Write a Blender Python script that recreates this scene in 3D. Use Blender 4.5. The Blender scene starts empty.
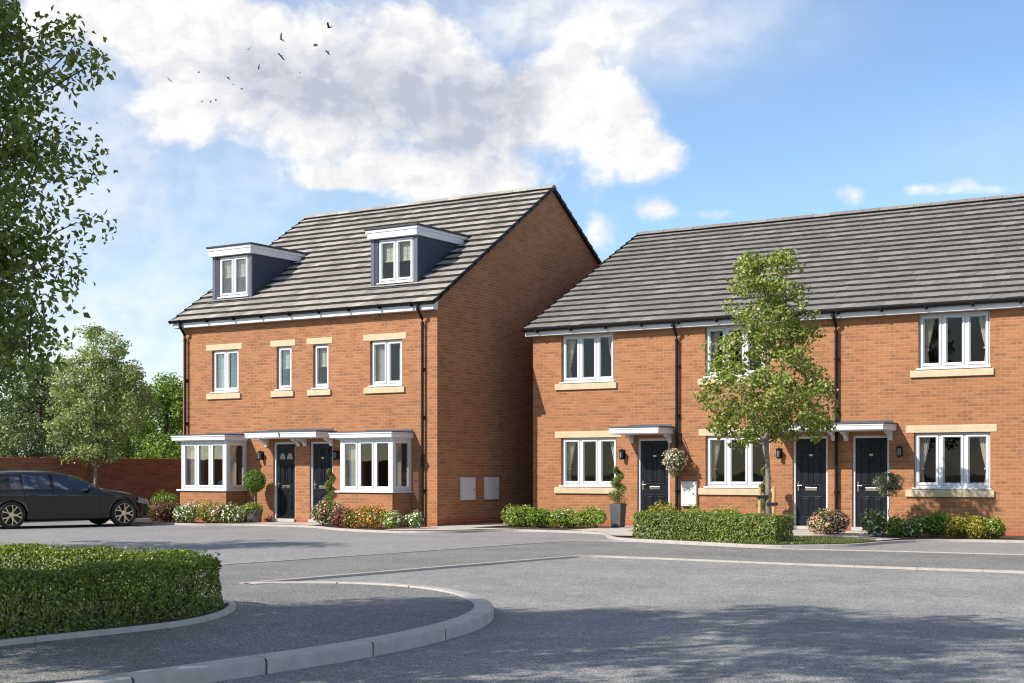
import bpy, bmesh, math, random
import numpy as np
from mathutils import Vector, Matrix
from mathutils.geometry import tessellate_polygon

SC = bpy.context.scene
COL = SC.collection
RNG = np.random.default_rng(7)
random.seed(7)
R = math.radians

# ------------------------------------------------------------------ objects
def tag(o, label=None, cat=None, group=None, kind=None):
    if label: o['label'] = label
    if cat: o['category'] = cat
    if group: o['group'] = group
    if kind: o['kind'] = kind
    return o

def thing(name, label, cat, loc=(0, 0, 0), group=None, rz=0.0):
    o = bpy.data.objects.new(name, None)
    COL.objects.link(o)
    o.location = loc
    o.rotation_euler = (0, 0, rz)
    o.empty_display_size = .2
    return tag(o, label, cat, group)

def copy_tree(o, parent=None):
    c = o.copy()
    COL.objects.link(c)
    c.parent = parent
    for ch in list(o.children):
        copy_tree(ch, c)
    return c

def np_mesh(name, V, F, mats, parent=None, smooth=False, midx=None):
    """V (n,3) array, F (m,k) array of one polygon size"""
    V = np.asarray(V, dtype=np.float32)
    F = np.asarray(F, dtype=np.int32)
    me = bpy.data.meshes.new(name)
    m, k = F.shape
    me.vertices.add(len(V))
    me.vertices.foreach_set('co', V.ravel())
    me.loops.add(m * k)
    me.loops.foreach_set('vertex_index', F.ravel())
    me.polygons.add(m)
    me.polygons.foreach_set('loop_start', np.arange(0, m * k, k, dtype=np.int32))
    me.polygons.foreach_set('loop_total', np.full(m, k, dtype=np.int32))
    if midx is not None:
        me.polygons.foreach_set('material_index', np.asarray(midx, dtype=np.int32))
    me.update(calc_edges=True)
    me.validate()
    if not isinstance(mats, (list, tuple)): mats = [mats]
    for mm in mats: me.materials.append(mm)
    if smooth: me.polygons.foreach_set('use_smooth', np.ones(len(me.polygons), dtype=bool))
    o = bpy.data.objects.new(name, me)
    COL.objects.link(o)
    if parent: o.parent = parent
    return o

class MB:
    """collects shapes, links them as ONE mesh object; o = origin subtracted from every point"""
    def __init__(s, origin=(0, 0, 0)):
        s.v = []; s.f = []; s.mi = []; s.o = Vector(origin); s.cur = 0
    def add(s, vs, fs):
        b = len(s.v)
        s.v += [tuple(Vector(p) - s.o) for p in vs]
        s.f += [tuple(i + b for i in f) for f in fs]
        s.mi += [s.cur] * len(fs)
    def box(s, x0, x1, y0, y1, z0, z1):
        s.add([(x0, y0, z0), (x1, y0, z0), (x1, y1, z0), (x0, y1, z0), (x0, y0, z1), (x1, y0, z1), (x1, y1, z1), (x0, y1, z1)],
              [(0, 3, 2, 1), (4, 5, 6, 7), (0, 1, 5, 4), (1, 2, 6, 5), (2, 3, 7, 6), (3, 0, 4, 7)])
    def quad(s, a, b, c, d): s.add([a, b, c, d], [(0, 1, 2, 3)])
    def tri(s, a, b, c): s.add([a, b, c], [(0, 1, 2)])
    def prism_x(s, prof, x0, x1):
        """profile of (y,z) points extruded along x"""
        n = len(prof)
        s.add([(x0, y, z) for y, z in prof] + [(x1, y, z) for y, z in prof],
              [tuple(range(n - 1, -1, -1)), tuple(range(n, 2 * n))] + [(i, (i + 1) % n, n + (i + 1) % n, n + i) for i in range(n)])
    def prism_z(s, poly, z0, z1):
        n = len(poly)
        tris = tessellate_polygon([[Vector((x, y, 0)) for x, y in poly]])
        s.add([(x, y, z0) for x, y in poly] + [(x, y, z1) for x, y in poly],
              [tuple(n + i for i in t) for t in tris] + [(i, (i + 1) % n, n + (i + 1) % n, n + i) for i in range(n)])
    def tube(s, pts, rad, n=10, cap=True):
        pts = [Vector(p) for p in pts]
        if not isinstance(rad, (list, tuple)): rad = [rad] * len(pts)
        vs = []; fs = []
        for i, p in enumerate(pts):
            a = pts[max(i - 1, 0)]; b = pts[min(i + 1, len(pts) - 1)]
            t = (b - a).normalized()
            u = t.orthogonal().normalized() if abs(t.z) < .95 else Vector((1, 0, 0))
            u = (u - t * u.dot(t)).normalized()
            w = t.cross(u)
            for k in range(n):
                an = 2 * math.pi * k / n
                vs.append(p + (u * math.cos(an) + w * math.sin(an)) * rad[i])
        for i in range(len(pts) - 1):
            for k in range(n):
                fs.append((i * n + k, i * n + (k + 1) % n, (i + 1) * n + (k + 1) % n, (i + 1) * n + k))
        if cap:
            fs.append(tuple(range(n - 1, -1, -1))); fs.append(tuple((len(pts) - 1) * n + k for k in range(n)))
        s.add(vs, fs)
    def lathe(s, prof, c=(0, 0, 0), n=20):
        """(r,z) profile about a vertical axis"""
        vs = []; fs = []
        for r, z in prof:
            for k in range(n):
                an = 2 * math.pi * k / n
                vs.append((c[0] + r * math.cos(an), c[1] + r * math.sin(an), c[2] + z))
        for i in range(len(prof) - 1):
            for k in range(n):
                fs.append((i * n + k, i * n + (k + 1) % n, (i + 1) * n + (k + 1) % n, (i + 1) * n + k))
        s.add(vs, fs)
    def build(s, name, mat, parent=None, smooth=False, bevel=0, angle=None):
        me = bpy.data.meshes.new(name)
        me.from_pydata(s.v, [], s.f)
        if not isinstance(mat, (list, tuple)): mat = [mat]
        for m in mat: me.materials.append(m)
        me.polygons.foreach_set('material_index', s.mi)
        bm = bmesh.new(); bm.from_mesh(me)
        bmesh.ops.recalc_face_normals(bm, faces=bm.faces)
        bm.to_mesh(me); bm.free()
        if smooth or angle:
            me.polygons.foreach_set('use_smooth', [True] * len(me.polygons))
        if angle: me.set_sharp_from_angle(angle=R(angle))
        me.update()
        o = bpy.data.objects.new(name, me)
        COL.objects.link(o)
        if parent: o.parent = parent
        if bevel:
            md = o.modifiers.new('bevel', 'BEVEL'); md.width = bevel; md.segments = 2; md.limit_method = 'ANGLE'; md.angle_limit = R(50)
        return o

# ------------------------------------------------------------------ materials
class NT:
    def __init__(s, name, world=False):
        if world:
            s.m = bpy.data.worlds.new(name)
        else:
            s.m = bpy.data.materials.new(name)
        s.m.use_nodes = True
        s.t = s.m.node_tree
        s.t.nodes.clear()
        s.out = s.n('ShaderNodeOutputWorld' if world else 'ShaderNodeOutputMaterial')
    def n(s, typ, **kw):
        nd = s.t.nodes.new(typ)
        for k, v in kw.items():
            if k == 'ins':
                for kk, vv in v.items(): s.set(nd, kk, vv)
            else: setattr(nd, k, v)
        return nd
    def set(s, nd, key, val):
        sock = nd.inputs[key]
        if isinstance(val, bpy.types.NodeSocket): s.t.links.new(val, sock)
        else: sock.default_value = val
    def link(s, a, b): s.t.links.new(a, b)
    def math(s, op, a, b=None, c=None, clamp=False):
        nd = s.n('ShaderNodeMath', operation=op, use_clamp=clamp)
        s.set(nd, 0, a)
        if b is not None: s.set(nd, 1, b)
        if c is not None: s.set(nd, 2, c)
        return nd.outputs[0]
    def mix(s, fac, a, b, mode='MIX'):
        nd = s.n('ShaderNodeMix', data_type='RGBA', blend_type=mode)
        s.set(nd, 0, fac)
        s.set(nd, 6, a if isinstance(a, bpy.types.NodeSocket) else tuple(a)[:3] + (1,))
        s.set(nd, 7, b if isinstance(b, bpy.types.NodeSocket) else tuple(b)[:3] + (1,))
        return nd.outputs[2]
    def noise(s, vec, scale, detail=2, rough=.5, dist=0, out=0):
        nd = s.n('ShaderNodeTexNoise', ins={'Scale': scale, 'Detail': detail, 'Roughness': rough, 'Distortion': dist})
        if vec is not None: s.set(nd, 'Vector', vec)
        return nd.outputs[out]
    def ramp(s, fac, stops, interp='LINEAR'):
        nd = s.n('ShaderNodeValToRGB')
        nd.color_ramp.interpolation = interp
        e = nd.color_ramp.elements
        while len(e) < len(stops): e.new(.5)
        for el, (p, c) in zip(e, stops):
            el.position = p
            el.color = (tuple(c) + (1,))[:4] if hasattr(c, '__len__') else (c, c, c, 1)
        s.set(nd, 0, fac)
        return nd.outputs[0]
    def maprange(s, v, a, b, c=0, d=1, smooth=True):
        nd = s.n('ShaderNodeMapRange', interpolation_type='SMOOTHSTEP' if smooth else 'LINEAR')
        for i, x in enumerate((v, a, b, c, d)): s.set(nd, i, x)
        return nd.outputs[0]
    def obj(s): return s.n('ShaderNodeTexCoord').outputs['Object']
    def bump(s, h, strength=.3, dist=.01, normal=None):
        nd = s.n('ShaderNodeBump', ins={'Strength': strength, 'Distance': dist, 'Height': h})
        if normal is not None: s.set(nd, 'Normal', normal)
        return nd.outputs[0]
    def bsdf(s, color, rough=.6, metal=0, normal=None, spec=.5, coat=0, **kw):
        nd = s.n('ShaderNodeBsdfPrincipled')
        s.set(nd, 'Base Color', color if isinstance(color, bpy.types.NodeSocket) else tuple(color)[:3] + (1,))
        s.set(nd, 'Roughness', rough); s.set(nd, 'Metallic', metal); s.set(nd, 'Specular IOR Level', spec)
        if coat: s.set(nd, 'Coat Weight', coat); s.set(nd, 'Coat Roughness', .03)
        if normal is not None: s.set(nd, 'Normal', normal)
        for k, v in kw.items(): s.set(nd, k, v)
        return nd.outputs[0]
    def done(s, shader):
        s.t.links.new(shader, s.out.inputs[0])
        return s.m

def plain(name, col, rough=.5, metal=0, var=.08, scale=6, bump=.0, coat=0, spec=.5):
    """a base colour with faint mottling so nothing is perfectly uniform"""
    t = NT(name)
    o = t.obj()
    n = t.noise(o, scale, 4, .6)
    f = t.maprange(n, .3, .7, 1 - var, 1 + var, False)
    c = t.n('ShaderNodeMix', data_type='RGBA', blend_type='MULTIPLY')
    t.set(c, 0, 1.0); t.set(c, 6, tuple(col) + (1,)); 
    cc = t.n('ShaderNodeCombineColor'); [t.set(cc, i, f) for i in range(3)]
    t.set(c, 7, cc.outputs[0])
    nm = t.bump(t.noise(o, 120, 3), bump, .004) if bump else None
    rr = t.maprange(t.noise(o, scale * 2.3, 3), .3, .7, max(rough - .07, .02), min(rough + .07, 1), False)
    return t.done(t.bsdf(c.outputs[2], rr, metal, nm, spec, coat))

def brick_mat(name, c1, c2, mortar, c3):
    t = NT(name)
    o = t.obj()
    geo = t.n('ShaderNodeNewGeometry')
    sx = t.n('ShaderNodeSeparateXYZ'); t.set(sx, 0, o)
    sn = t.n('ShaderNodeSeparateXYZ'); t.set(sn, 0, geo.outputs['True Normal'])
    side = t.math('GREATER_THAN', t.math('ABSOLUTE', sn.outputs[0]), .5)
    u = t.math('ADD', t.math('MULTIPLY', sx.outputs[1], side), t.math('MULTIPLY', sx.outputs[0], t.math('SUBTRACT', 1, side)))
    # horizontal faces (reveal tops) take y for the rows
    cv = t.n('ShaderNodeCombineXYZ'); t.set(cv, 0, u); t.set(cv, 1, sx.outputs[2])
    wob = t.n('ShaderNodeVectorMath', operation='MULTIPLY_ADD')
    t.set(wob, 0, t.noise(o, 9, 2, out=1)); t.set(wob, 1, (.006, .006, 0)); t.set(wob, 2, cv.outputs[0])
    def brick(ca, cb, cm, smooth=.25):
        b = t.n('ShaderNodeTexBrick', offset=.5, squash=1)
        t.set(b, 'Vector', wob.outputs[0])
        for k, v in (('Color1', ca + (1,)), ('Color2', cb + (1,)), ('Mortar', cm + (1,)), ('Scale', 1.0), ('Mortar Size', .0065), ('Mortar Smooth', smooth), ('Bias', -.1), ('Brick Width', .225), ('Row Height', .075)):
            t.set(b, k, v)
        return b
    b = brick(c1, c2, mortar)
    # a second, per-brick pick: odd dark burnt bricks
    fl = t.n('ShaderNodeVectorMath', operation='DIVIDE'); t.set(fl, 0, cv.outputs[0]); t.set(fl, 1, (.225, .075, 1))
    sp = t.n('ShaderNodeSeparateXYZ'); t.set(sp, 0, fl.outputs[0])
    row = t.math('FLOOR', sp.outputs[1])
    off = t.math('MULTIPLY', t.math('MODULO', t.math('ABSOLUTE', row), 2.0), .5)
    cl = t.math('FLOOR', t.math('ADD', sp.outputs[0], off))
    cc = t.n('ShaderNodeCombineXYZ'); t.set(cc, 0, cl); t.set(cc, 1, row)
    wn = t.n('ShaderNodeTexWhiteNoise', noise_dimensions='3D'); t.set(wn, 0, cc.outputs[0])
    odd = t.maprange(wn.outputs[0], .5, 1.0, 0, .5, False)
    notm = t.math('SUBTRACT', 1.0, b.outputs[1])
    col = t.mix(t.math('MULTIPLY', odd, notm), b.outputs[0], c3)
    # weathering: broad tone drift and grain
    big = t.maprange(t.noise(o, .55, 3, .6), .3, .7, .92, 1.08, False)
    fine = t.maprange(t.noise(o, 55, 3, .6), .3, .7, .86, 1.14, False)
    k = t.math('MULTIPLY', big, fine)
    kc = t.n('ShaderNodeCombineColor'); [t.set(kc, i, k) for i in range(3)]
    col = t.mix(1.0, col, kc.outputs[0], 'MULTIPLY')
    h = t.math('ADD', t.math('MULTIPLY', notm, 1.0), t.math('MULTIPLY', t.noise(o, 90, 3), .35))
    nm = t.bump(h, .7, .008)
    return t.done(t.bsdf(col, .85, 0, nm, .25))

def tile_mat(name, stops):
    t = NT(name)
    o = t.obj()
    g = t.n('ShaderNodeNewGeometry')
    c = t.ramp(g.outputs['Random Per Island'], stops)
    st = t.n('ShaderNodeMapping', ins={'Scale': (9, 2.2, 2.2)}); t.set(st, 0, o)
    n = t.maprange(t.noise(st.outputs[0], 3.0, 5, .65), .3, .72, .82, 1.14, False)
    kc = t.n('ShaderNodeCombineColor'); [t.set(kc, i, n) for i in range(3)]
    c = t.mix(1.0, c, kc.outputs[0], 'MULTIPLY')
    patch = t.maprange(t.noise(o, .8, 4, .6), .45, .7, 0, .35, False)
    c = t.mix(patch, c, (.20, .18, .15))
    return t.done(t.bsdf(c, .75, 0, t.bump(t.noise(o, 70, 4), .35, .004), .35))

def asphalt_mat(name, base, light, patchiness=.16):
    t = NT(name)
    o = t.obj()
    v = t.n('ShaderNodeTexVoronoi', feature='F1'); t.set(v, 'Vector', o); t.set(v, 'Scale', 85.0)
    g = t.n('ShaderNodeSeparateColor'); t.set(g, 0, v.outputs['Color'])
    stone = t.maprange(g.outputs[0], .35, 1.0, 0, 1, False)
    stone = t.math('MULTIPLY', stone, t.maprange(v.outputs['Distance'], .2, .75, 1, .25))
    c = t.mix(stone, base, light)
    n1 = t.noise(o, .7, 4, .62)
    n2 = t.noise(o, 4.5, 4, .6)
    n3 = t.noise(o, 26, 3, .6)
    k = t.math('ADD', t.maprange(n1, .3, .7, 1 - patchiness, 1 + patchiness, False), t.math('ADD', t.maprange(n2, .3, .7, -.10, .10, False), t.maprange(n3, .3, .7, -.16, .16, False)))
    kc = t.n('ShaderNodeCombineColor'); [t.set(kc, i, k) for i in range(3)]
    c = t.mix(1.0, c, kc.outputs[0], 'MULTIPLY')
    nm = t.bump(v.outputs['Distance'], .35, .006, None)
    return t.done(t.bsdf(c, .88, 0, nm, .3))

def leaf_mat(name, stops, trans=.35, rough=.38, back=1.25):
    t = NT(name)
    g = t.n('ShaderNodeNewGeometry')
    c = t.ramp(g.outputs['Random Per Island'], stops)
    o = t.obj()
    k = t.maprange(t.noise(o, 1.1, 3, .6), .3, .7, .8, 1.2, False)
    kc = t.n('ShaderNodeCombineColor'); [t.set(kc, i, k) for i in range(3)]
    c = t.mix(1.0, c, kc.outputs[0], 'MULTIPLY')
    b = t.bsdf(c, rough, 0, None, .6)
    tr = t.n('ShaderNodeBsdfTranslucent')
    ct = t.mix(1.0, c, (back, back * 1.05, back * .55), 'MULTIPLY')
    t.set(tr, 0, ct)
    mx = t.n('ShaderNodeMixShader'); t.set(mx, 0, trans); t.link(b, mx.inputs[1]); t.link(tr.outputs[0], mx.inputs[2])
    return t.done(mx.outputs[0])

def glass_mat(name, tint=(.82, .86, .88), refl=1.0):
    t = NT(name)
    fr = t.n('ShaderNodeFresnel'); t.set(fr, 'IOR', 1.5)
    o = t.obj()
    nm = t.bump(t.noise(o, 1.6, 2), .03, .05)
    gl = t.n('ShaderNodeBsdfGlossy'); t.set(gl, 'Roughness', .015); t.set(gl, 'Normal', nm)
    tr = t.n('ShaderNodeBsdfTransparent'); t.set(tr, 0, tint + (1,))
    mx = t.n('ShaderNodeMixShader')
    t.set(mx, 0, t.math('MULTIPLY', fr.outputs[0], refl, clamp=True)); t.link(tr.outputs[0], mx.inputs[1]); t.link(gl.outputs[0], mx.inputs[2])
    return t.done(mx.outputs[0])

M = {}
M['brick'] = brick_mat('orange_brick', (.385, .165, .076), (.325, .136, .063), (.38, .25, .15), (.17, .072, .04))
M['brick_red'] = brick_mat('red_plinth_brick', (.40, .105, .055), (.30, .075, .042), (.36, .22, .15), (.2, .05, .035))
M['brick_wall'] = brick_mat('boundary_brick', (.31, .125, .07), (.24, .09, .053), (.28, .19, .135), (.10, .042, .03))
M['stone'] = plain('cream_stone', (.53, .43, .285), .8, var=.10, scale=5, bump=.15)
M['upvc'] = plain('white_upvc', (.62, .635, .655), .32, var=.03, scale=2)
M['fascia'] = plain('white_fascia', (.68, .69, .72), .4, var=.04, scale=2)
M['lead'] = plain('grey_lead', (.075, .085, .105), .5, var=.2, scale=4)
M['cheek'] = plain('slate_blue_cladding', (.034, .041, .072), .65, var=.12, scale=5, bump=.1)
M['dormer_trim'] = plain('dormer_trim', (.10, .105, .135), .5, var=.08)
M['door'] = plain('dark_door_paint', (.007, .009, .014), .42, var=.1, scale=3, spec=.25)
M['black'] = plain('black_plastic', (.008, .008, .009), .5, var=.15, spec=.25)
M['dark'] = plain('dark_underlay', (.02, .02, .02), .9)
M['chrome'] = plain('satin_chrome', (.36, .32, .26), .35, 1.0, var=.05)
M['glass'] = glass_mat('window_glass', (.93, .95, .95), refl=.45)
M['curtain'] = plain('beige_curtain', (.66, .58, .48), .9, var=.1, scale=9)
M['curtain_grey'] = plain('grey_curtain', (.66, .62, .56), .9, var=.1, scale=9)
M['blind'] = plain('cream_blind', (.66, .62, .52), .85, var=.06)
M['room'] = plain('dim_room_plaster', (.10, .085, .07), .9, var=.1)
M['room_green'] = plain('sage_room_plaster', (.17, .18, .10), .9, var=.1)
M['meter'] = plain('white_meter_box', (.60, .595, .575), .45, var=.05)
M['tileA'] = tile_mat('weathered_tile', [(0, (.225, .205, .185)), (.35, (.295, .273, .245)), (.7, (.34, .315, .283)), (1, (.42, .39, .35))])
M['tileB'] = tile_mat('grey_tile', [(0, (.165, .156, .15)), (.4, (.19, .18, .174)), (.75, (.21, .198, .19)), (1, (.25, .235, .225))])
M['road'] = asphalt_mat('road_asphalt', (.162, .162, .157), (.50, .497, .48))
M['footway'] = asphalt_mat('footway_asphalt', (.122, .121, .116), (.46, .452, .43))
M['drive'] = asphalt_mat('drive_asphalt', (.185, .182, .178), (.46, .45, .44), .1)
M['kerb'] = plain('concrete_kerb', (.43, .395, .37), .8, var=.12, scale=7, bump=.2)
M['kerb_pale'] = plain('pale_edging', (.37, .335, .31), .8, var=.12, scale=7, bump=.2)
M['joint'] = plain('dark_joint', (.02, .02, .02), .9)
M['soil'] = plain('bark_mulch', (.055, .035, .025), .95, var=.5, scale=25, bump=.8)
M['bark'] = plain('grey_bark', (.20, .17, .14), .9, var=.3, scale=14, bump=.5)
M['bark_dark'] = plain('brown_bark', (.085, .065, .048), .9, var=.3, scale=14, bump=.5)
M['timber'] = plain('stake_timber', (.46, .30, .13), .75, var=.2, scale=9, bump=.2)
M['pot'] = plain('grey_planter', (.075, .078, .085), .6, var=.15)
M['pot_brown'] = plain('brown_planter', (.11, .095, .085), .7, var=.15)
M['grass'] = leaf_mat('lawn_blades', [(0, (.06, .10, .015)), (.6, (.12, .16, .03)), (1, (.22, .22, .07))], .3)
M['turf'] = plain('turf', (.07, .10, .025), .95, var=.4, scale=9)
M['leaf_big'] = leaf_mat('maple_leaf', [(0, (.10, .135, .030)), (.5, (.18, .225, .050)), (.85, (.26, .31, .075)), (1, (.38, .42, .13))], .48)
M['leaf_street'] = leaf_mat('young_tree_leaf', [(0, (.12, .175, .025)), (.45, (.24, .295, .055)), (.8, (.34, .38, .09)), (.93, (.46, .46, .20)), (1, (.48, .34, .22))], .38)
M['leaf_grey'] = leaf_mat('grey_green_leaf', [(0, (.13, .18, .06)), (.5, (.27, .335, .12)), (1, (.46, .50, .24))], .36)
M['leaf_dark'] = leaf_mat('dark_green_leaf', [(0, (.055, .09, .035)), (.5, (.115, .16, .06)), (1, (.24, .29, .12))], .3)
M['leaf_bright'] = leaf_mat('bright_green_leaf', [(0, (.085, .16, .02)), (.5, (.16, .26, .03)), (1, (.26, .36, .06))], .4)
M['leaf_hedge'] = leaf_mat('hedge_leaf', [(0, (.085, .125, .018)), (.5, (.16, .215, .026)), (.88, (.25, .31, .045)), (1, (.40, .42, .10))], .32, .4)
M['leaf_lime'] = leaf_mat('lime_leaf', [(0, (.13, .20, .025)), (.5, (.25, .33, .05)), (1, (.40, .46, .11))], .36)
M['leaf_mid'] = leaf_mat('mid_green_leaf', [(0, (.095, .15, .026)), (.5, (.17, .235, .042)), (1, (.29, .35, .085))], .34)
M['leaf_yellow'] = leaf_mat('golden_leaf', [(0, (.16, .19, .02)), (.5, (.30, .28, .03)), (1, (.44, .36, .06))], .36)
M['leaf_red'] = leaf_mat('bronze_red_leaf', [(0, (.07, .05, .022)), (.4, (.15, .062, .035)), (.75, (.20, .09, .055)), (1, (.09, .12, .03))], .3)
M['leaf_olive'] = leaf_mat('olive_leaf', [(0, (.12, .15, .07)), (.5, (.22, .25, .13)), (1, (.38, .38, .25))], .3)
M['fl_white'] = leaf_mat('white_petals', [(0, (.60, .60, .50)), (1, (.86, .85, .78))], .3)
M['fl_peach'] = leaf_mat('peach_petals', [(0, (.66, .48, .36)), (1, (.86, .76, .64))], .3)
M['fl_pink'] = leaf_mat('pink_petals', [(0, (.55, .20, .17)), (.6, (.72, .36, .33)), (1, (.85, .66, .60))], .3)
M['fl_red'] = leaf_mat('red_petals', [(0, (.32, .05, .045)), (1, (.52, .14, .12))], .3)
M['fl_orange'] = leaf_mat('orange_petals', [(0, (.62, .10, .02)), (.6, (.75, .24, .03)), (1, (.82, .42, .06))], .3)
M['bird'] = plain('dark_plumage', (.05, .05, .055), .8)
M['strap'] = plain('black_rubber', (.015, .015, .02), .7)
# ------------------------------------------------------------------ foliage
def unit(a): return a / np.maximum(np.linalg.norm(a, axis=1, keepdims=True), 1e-9)

def leaf_geo(P, N, L, W, rng, spread=.7, droop=.25, fold=.28, lvar=.3):
    """one folded leaf (two triangles sharing a midrib) per point"""
    n = len(P)
    N = unit(N + rng.normal(0, spread, (n, 3)))
    d = rng.normal(0, 1, (n, 3)); d[:, 2] -= droop
    d = unit(d - N * (d * N).sum(1, keepdims=True))
    s = np.cross(N, d)
    l = L * (1 + rng.uniform(-lvar, lvar, (n, 1))); w = W * (1 + rng.uniform(-lvar, lvar, (n, 1)))
    b = P - d * l * .5
    m = b + d * l * .45
    V = np.stack([b, m + s * w * .5 + N * w * fold, b + d * l - N * l * .06, m - s * w * .5 + N * w * fold], 1).reshape(-1, 3)
    i = np.arange(n)[:, None] * 4
    F = np.concatenate([i + [0, 1, 2], i + [0, 2, 3]], 1).reshape(-1, 3)
    return V, F

def leaves(name, P, N, L, W, mat, parent, rng, **kw):
    V, F = leaf_geo(np.asarray(P), np.asarray(N), L, W, rng, **kw)
    return np_mesh(name, V, F, mat, parent)

def ball(n, rng):
    p = unit(rng.normal(0, 1, (n, 3)))
    return p * rng.uniform(0, 1, (n, 1)) ** (1 / 3)

def skeleton(base, top_z, centres, rng, lean=(0, 0), step=.35, sides=6, r0=.10, rtip=.006, first=.3):
    """trunk plus limbs that reach every clump centre; returns tube list (points, radii)"""
    base = np.array(base, float)
    nt = 9
    nodes = []; par = []
    for i in range(nt):
        f = i / (nt - 1)
        nodes.append(base + [lean[0] * f ** 1.5 + rng.normal(0, .012) * (i > 0), lean[1] * f ** 1.5 + rng.normal(0, .012) * (i > 0), f * (top_z - base[2])])
        par.append(i - 1)
    zmin = base[2] + first * (top_z - base[2])
    axis = np.array([n for n in nodes])
    cs = sorted(centres, key=lambda c: np.hypot(c[0] - np.interp(c[2], axis[:, 2], axis[:, 0]), c[1] - np.interp(c[2], axis[:, 2], axis[:, 1])))
    weight = {}
    for c in cs:
        A = np.array(nodes)
        dv = c - A
        dist = np.linalg.norm(dv, axis=1)
        up = dv[:, 2] / np.maximum(dist, 1e-6)
        cost = dist + np.where(up < .15, (.15 - up) * 1.2 * dist, 0) + np.where(A[:, 2] < zmin, 50, 0)
        j = int(np.argmin(cost))
        k = max(1, int(dist[j] / step))
        prev = j
        for q in range(1, k + 1):
            f = q / k
            p = nodes[j] * (1 - f) + c * f + (rng.normal(0, .04, 3) * min(1, dist[j]) if q < k else 0)
            p = p + np.array([0, 0, -.10 * math.sin(math.pi * f) * dist[j]])
            nodes.append(p); par.append(prev); prev = len(nodes) - 1
    n = len(nodes)
    w = np.zeros(n); kids = [[] for _ in range(n)]
    for i in range(n):
        if par[i] >= 0: kids[par[i]].append(i)
    for i in range(n - 1, -1, -1):
        w[i] = max(1, w[i]) if not kids[i] else sum(w[k] for k in kids[i])
    # pipe model
    rad = rtip * np.sqrt(w); rad = rad * (1 + 0 * w)
    sc = r0 / max(rad[0], 1e-6)
    rad = np.where(np.arange(n) < nt, np.maximum(rad * sc, .018), rtip * w ** .45)
    rad[1:nt] = np.minimum(rad[1:nt], r0 * (1 - .75 * (np.arange(1, nt) / nt)))
    rad[0] = r0 * 1.25
    tubes = [(nodes[:nt], list(rad[:nt]))]
    seen = set(range(nt))
    for i in range(nt, n):
        if i in seen: continue
        chain = [par[i], i]; seen.add(i)
        cur = i
        while True:
            nx = [k for k in kids[cur] if k not in seen]
            if not nx: break
            cur = max(nx, key=lambda k: w[k]); seen.add(cur); chain.append(cur)
        rr = [min(rad[c], rad[i] * 1.05) for c in chain]
        tubes.append(([nodes[c] for c in chain], rr))
    return tubes

def grow(root, base, H, envelope, nclump, nleaf, L, W, leafm, barkm, seed, clump_r=.4, r0=.09, lean=(0, 0), first=.3, top=.92, droop=.25, flat=.75, rtip=.006):
    """envelope(rng, n) gives clump centres relative to the base"""
    rng = np.random.default_rng(seed)
    C = envelope(rng, nclump)
    o = np.array(root.location)
    b = np.array(base, float)
    mb = MB()
    for pts, rad in skeleton(b - o, b[2] - o[2] + H * top, C + (b - o), rng, lean, r0=r0, first=first, rtip=rtip):
        mb.tube(pts, rad, 7 if rad[0] > .03 else 4, cap=False)
    mb.build('trunk', barkm, root, smooth=True)
    per = max(1, nleaf // nclump)
    size = rng.uniform(.6, 1.35, nclump) ** 1.0
    idx = np.repeat(np.arange(nclump), per)
    B = ball(len(idx), rng) * np.array([1, 1, flat]) * (clump_r * size[idx])[:, None]
    P = C[idx] + B + (b - o)
    N = unit(B + np.array([0, 0, .5 * clump_r]) + rng.normal(0, .05, B.shape))
    leaves('crown', P, N, L, W, leafm, root, rng, droop=droop)

def env_profile(rx, z0, z1, prof, rough=.2):
    def f(rng, n):
        zz = np.linspace(0, 1, 200); wz = np.interp(zz, *prof) ** 1.6; cz = np.cumsum(wz); cz /= cz[-1]
        z = np.interp(rng.uniform(0, 1, n), cz, zz)
        a = rng.uniform(0, 2 * np.pi, n)
        lob = 1 + rough * (np.sin(a * 3 + z * 9 + .6) * .5 + np.sin(a * 5 - z * 15) * .4) + rng.normal(0, rough * .3, n)
        r = rng.uniform(.02, 1, n) ** .55 * np.interp(z, *prof) * lob
        return np.stack([r * rx * np.cos(a), r * rx * np.sin(a), z0 + (z1 - z0) * z], 1)
    return f

def env_ellipsoid(rx, ry, z0, z1, shape=1.0, rough=.25, widest=.45, off=(0, 0)):
    def f(rng, n):
        z = rng.uniform(0, 1, n)
        prof = np.where(z < widest, np.sin(np.pi / 2 * np.clip(z / widest, 0, 1) * .78 + .35) , np.cos(np.pi / 2 * np.clip((z - widest) / (1 - widest), 0, 1) ** 1.25 * .97))
        a = rng.uniform(0, 2 * np.pi, n)
        lob = 1 + rough * (np.sin(a * 3 + z * 7 + 1.3) * .5 + np.sin(a * 5 - z * 11) * .35) + rng.normal(0, rough * .35, n)
        r = rng.uniform(.02, 1, n) ** .55 * prof * lob
        return np.stack([r * rx * np.cos(a) + off[0], r * ry * np.sin(a) + off[1], z0 + (z1 - z0) * z], 1)
    return f

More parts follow.
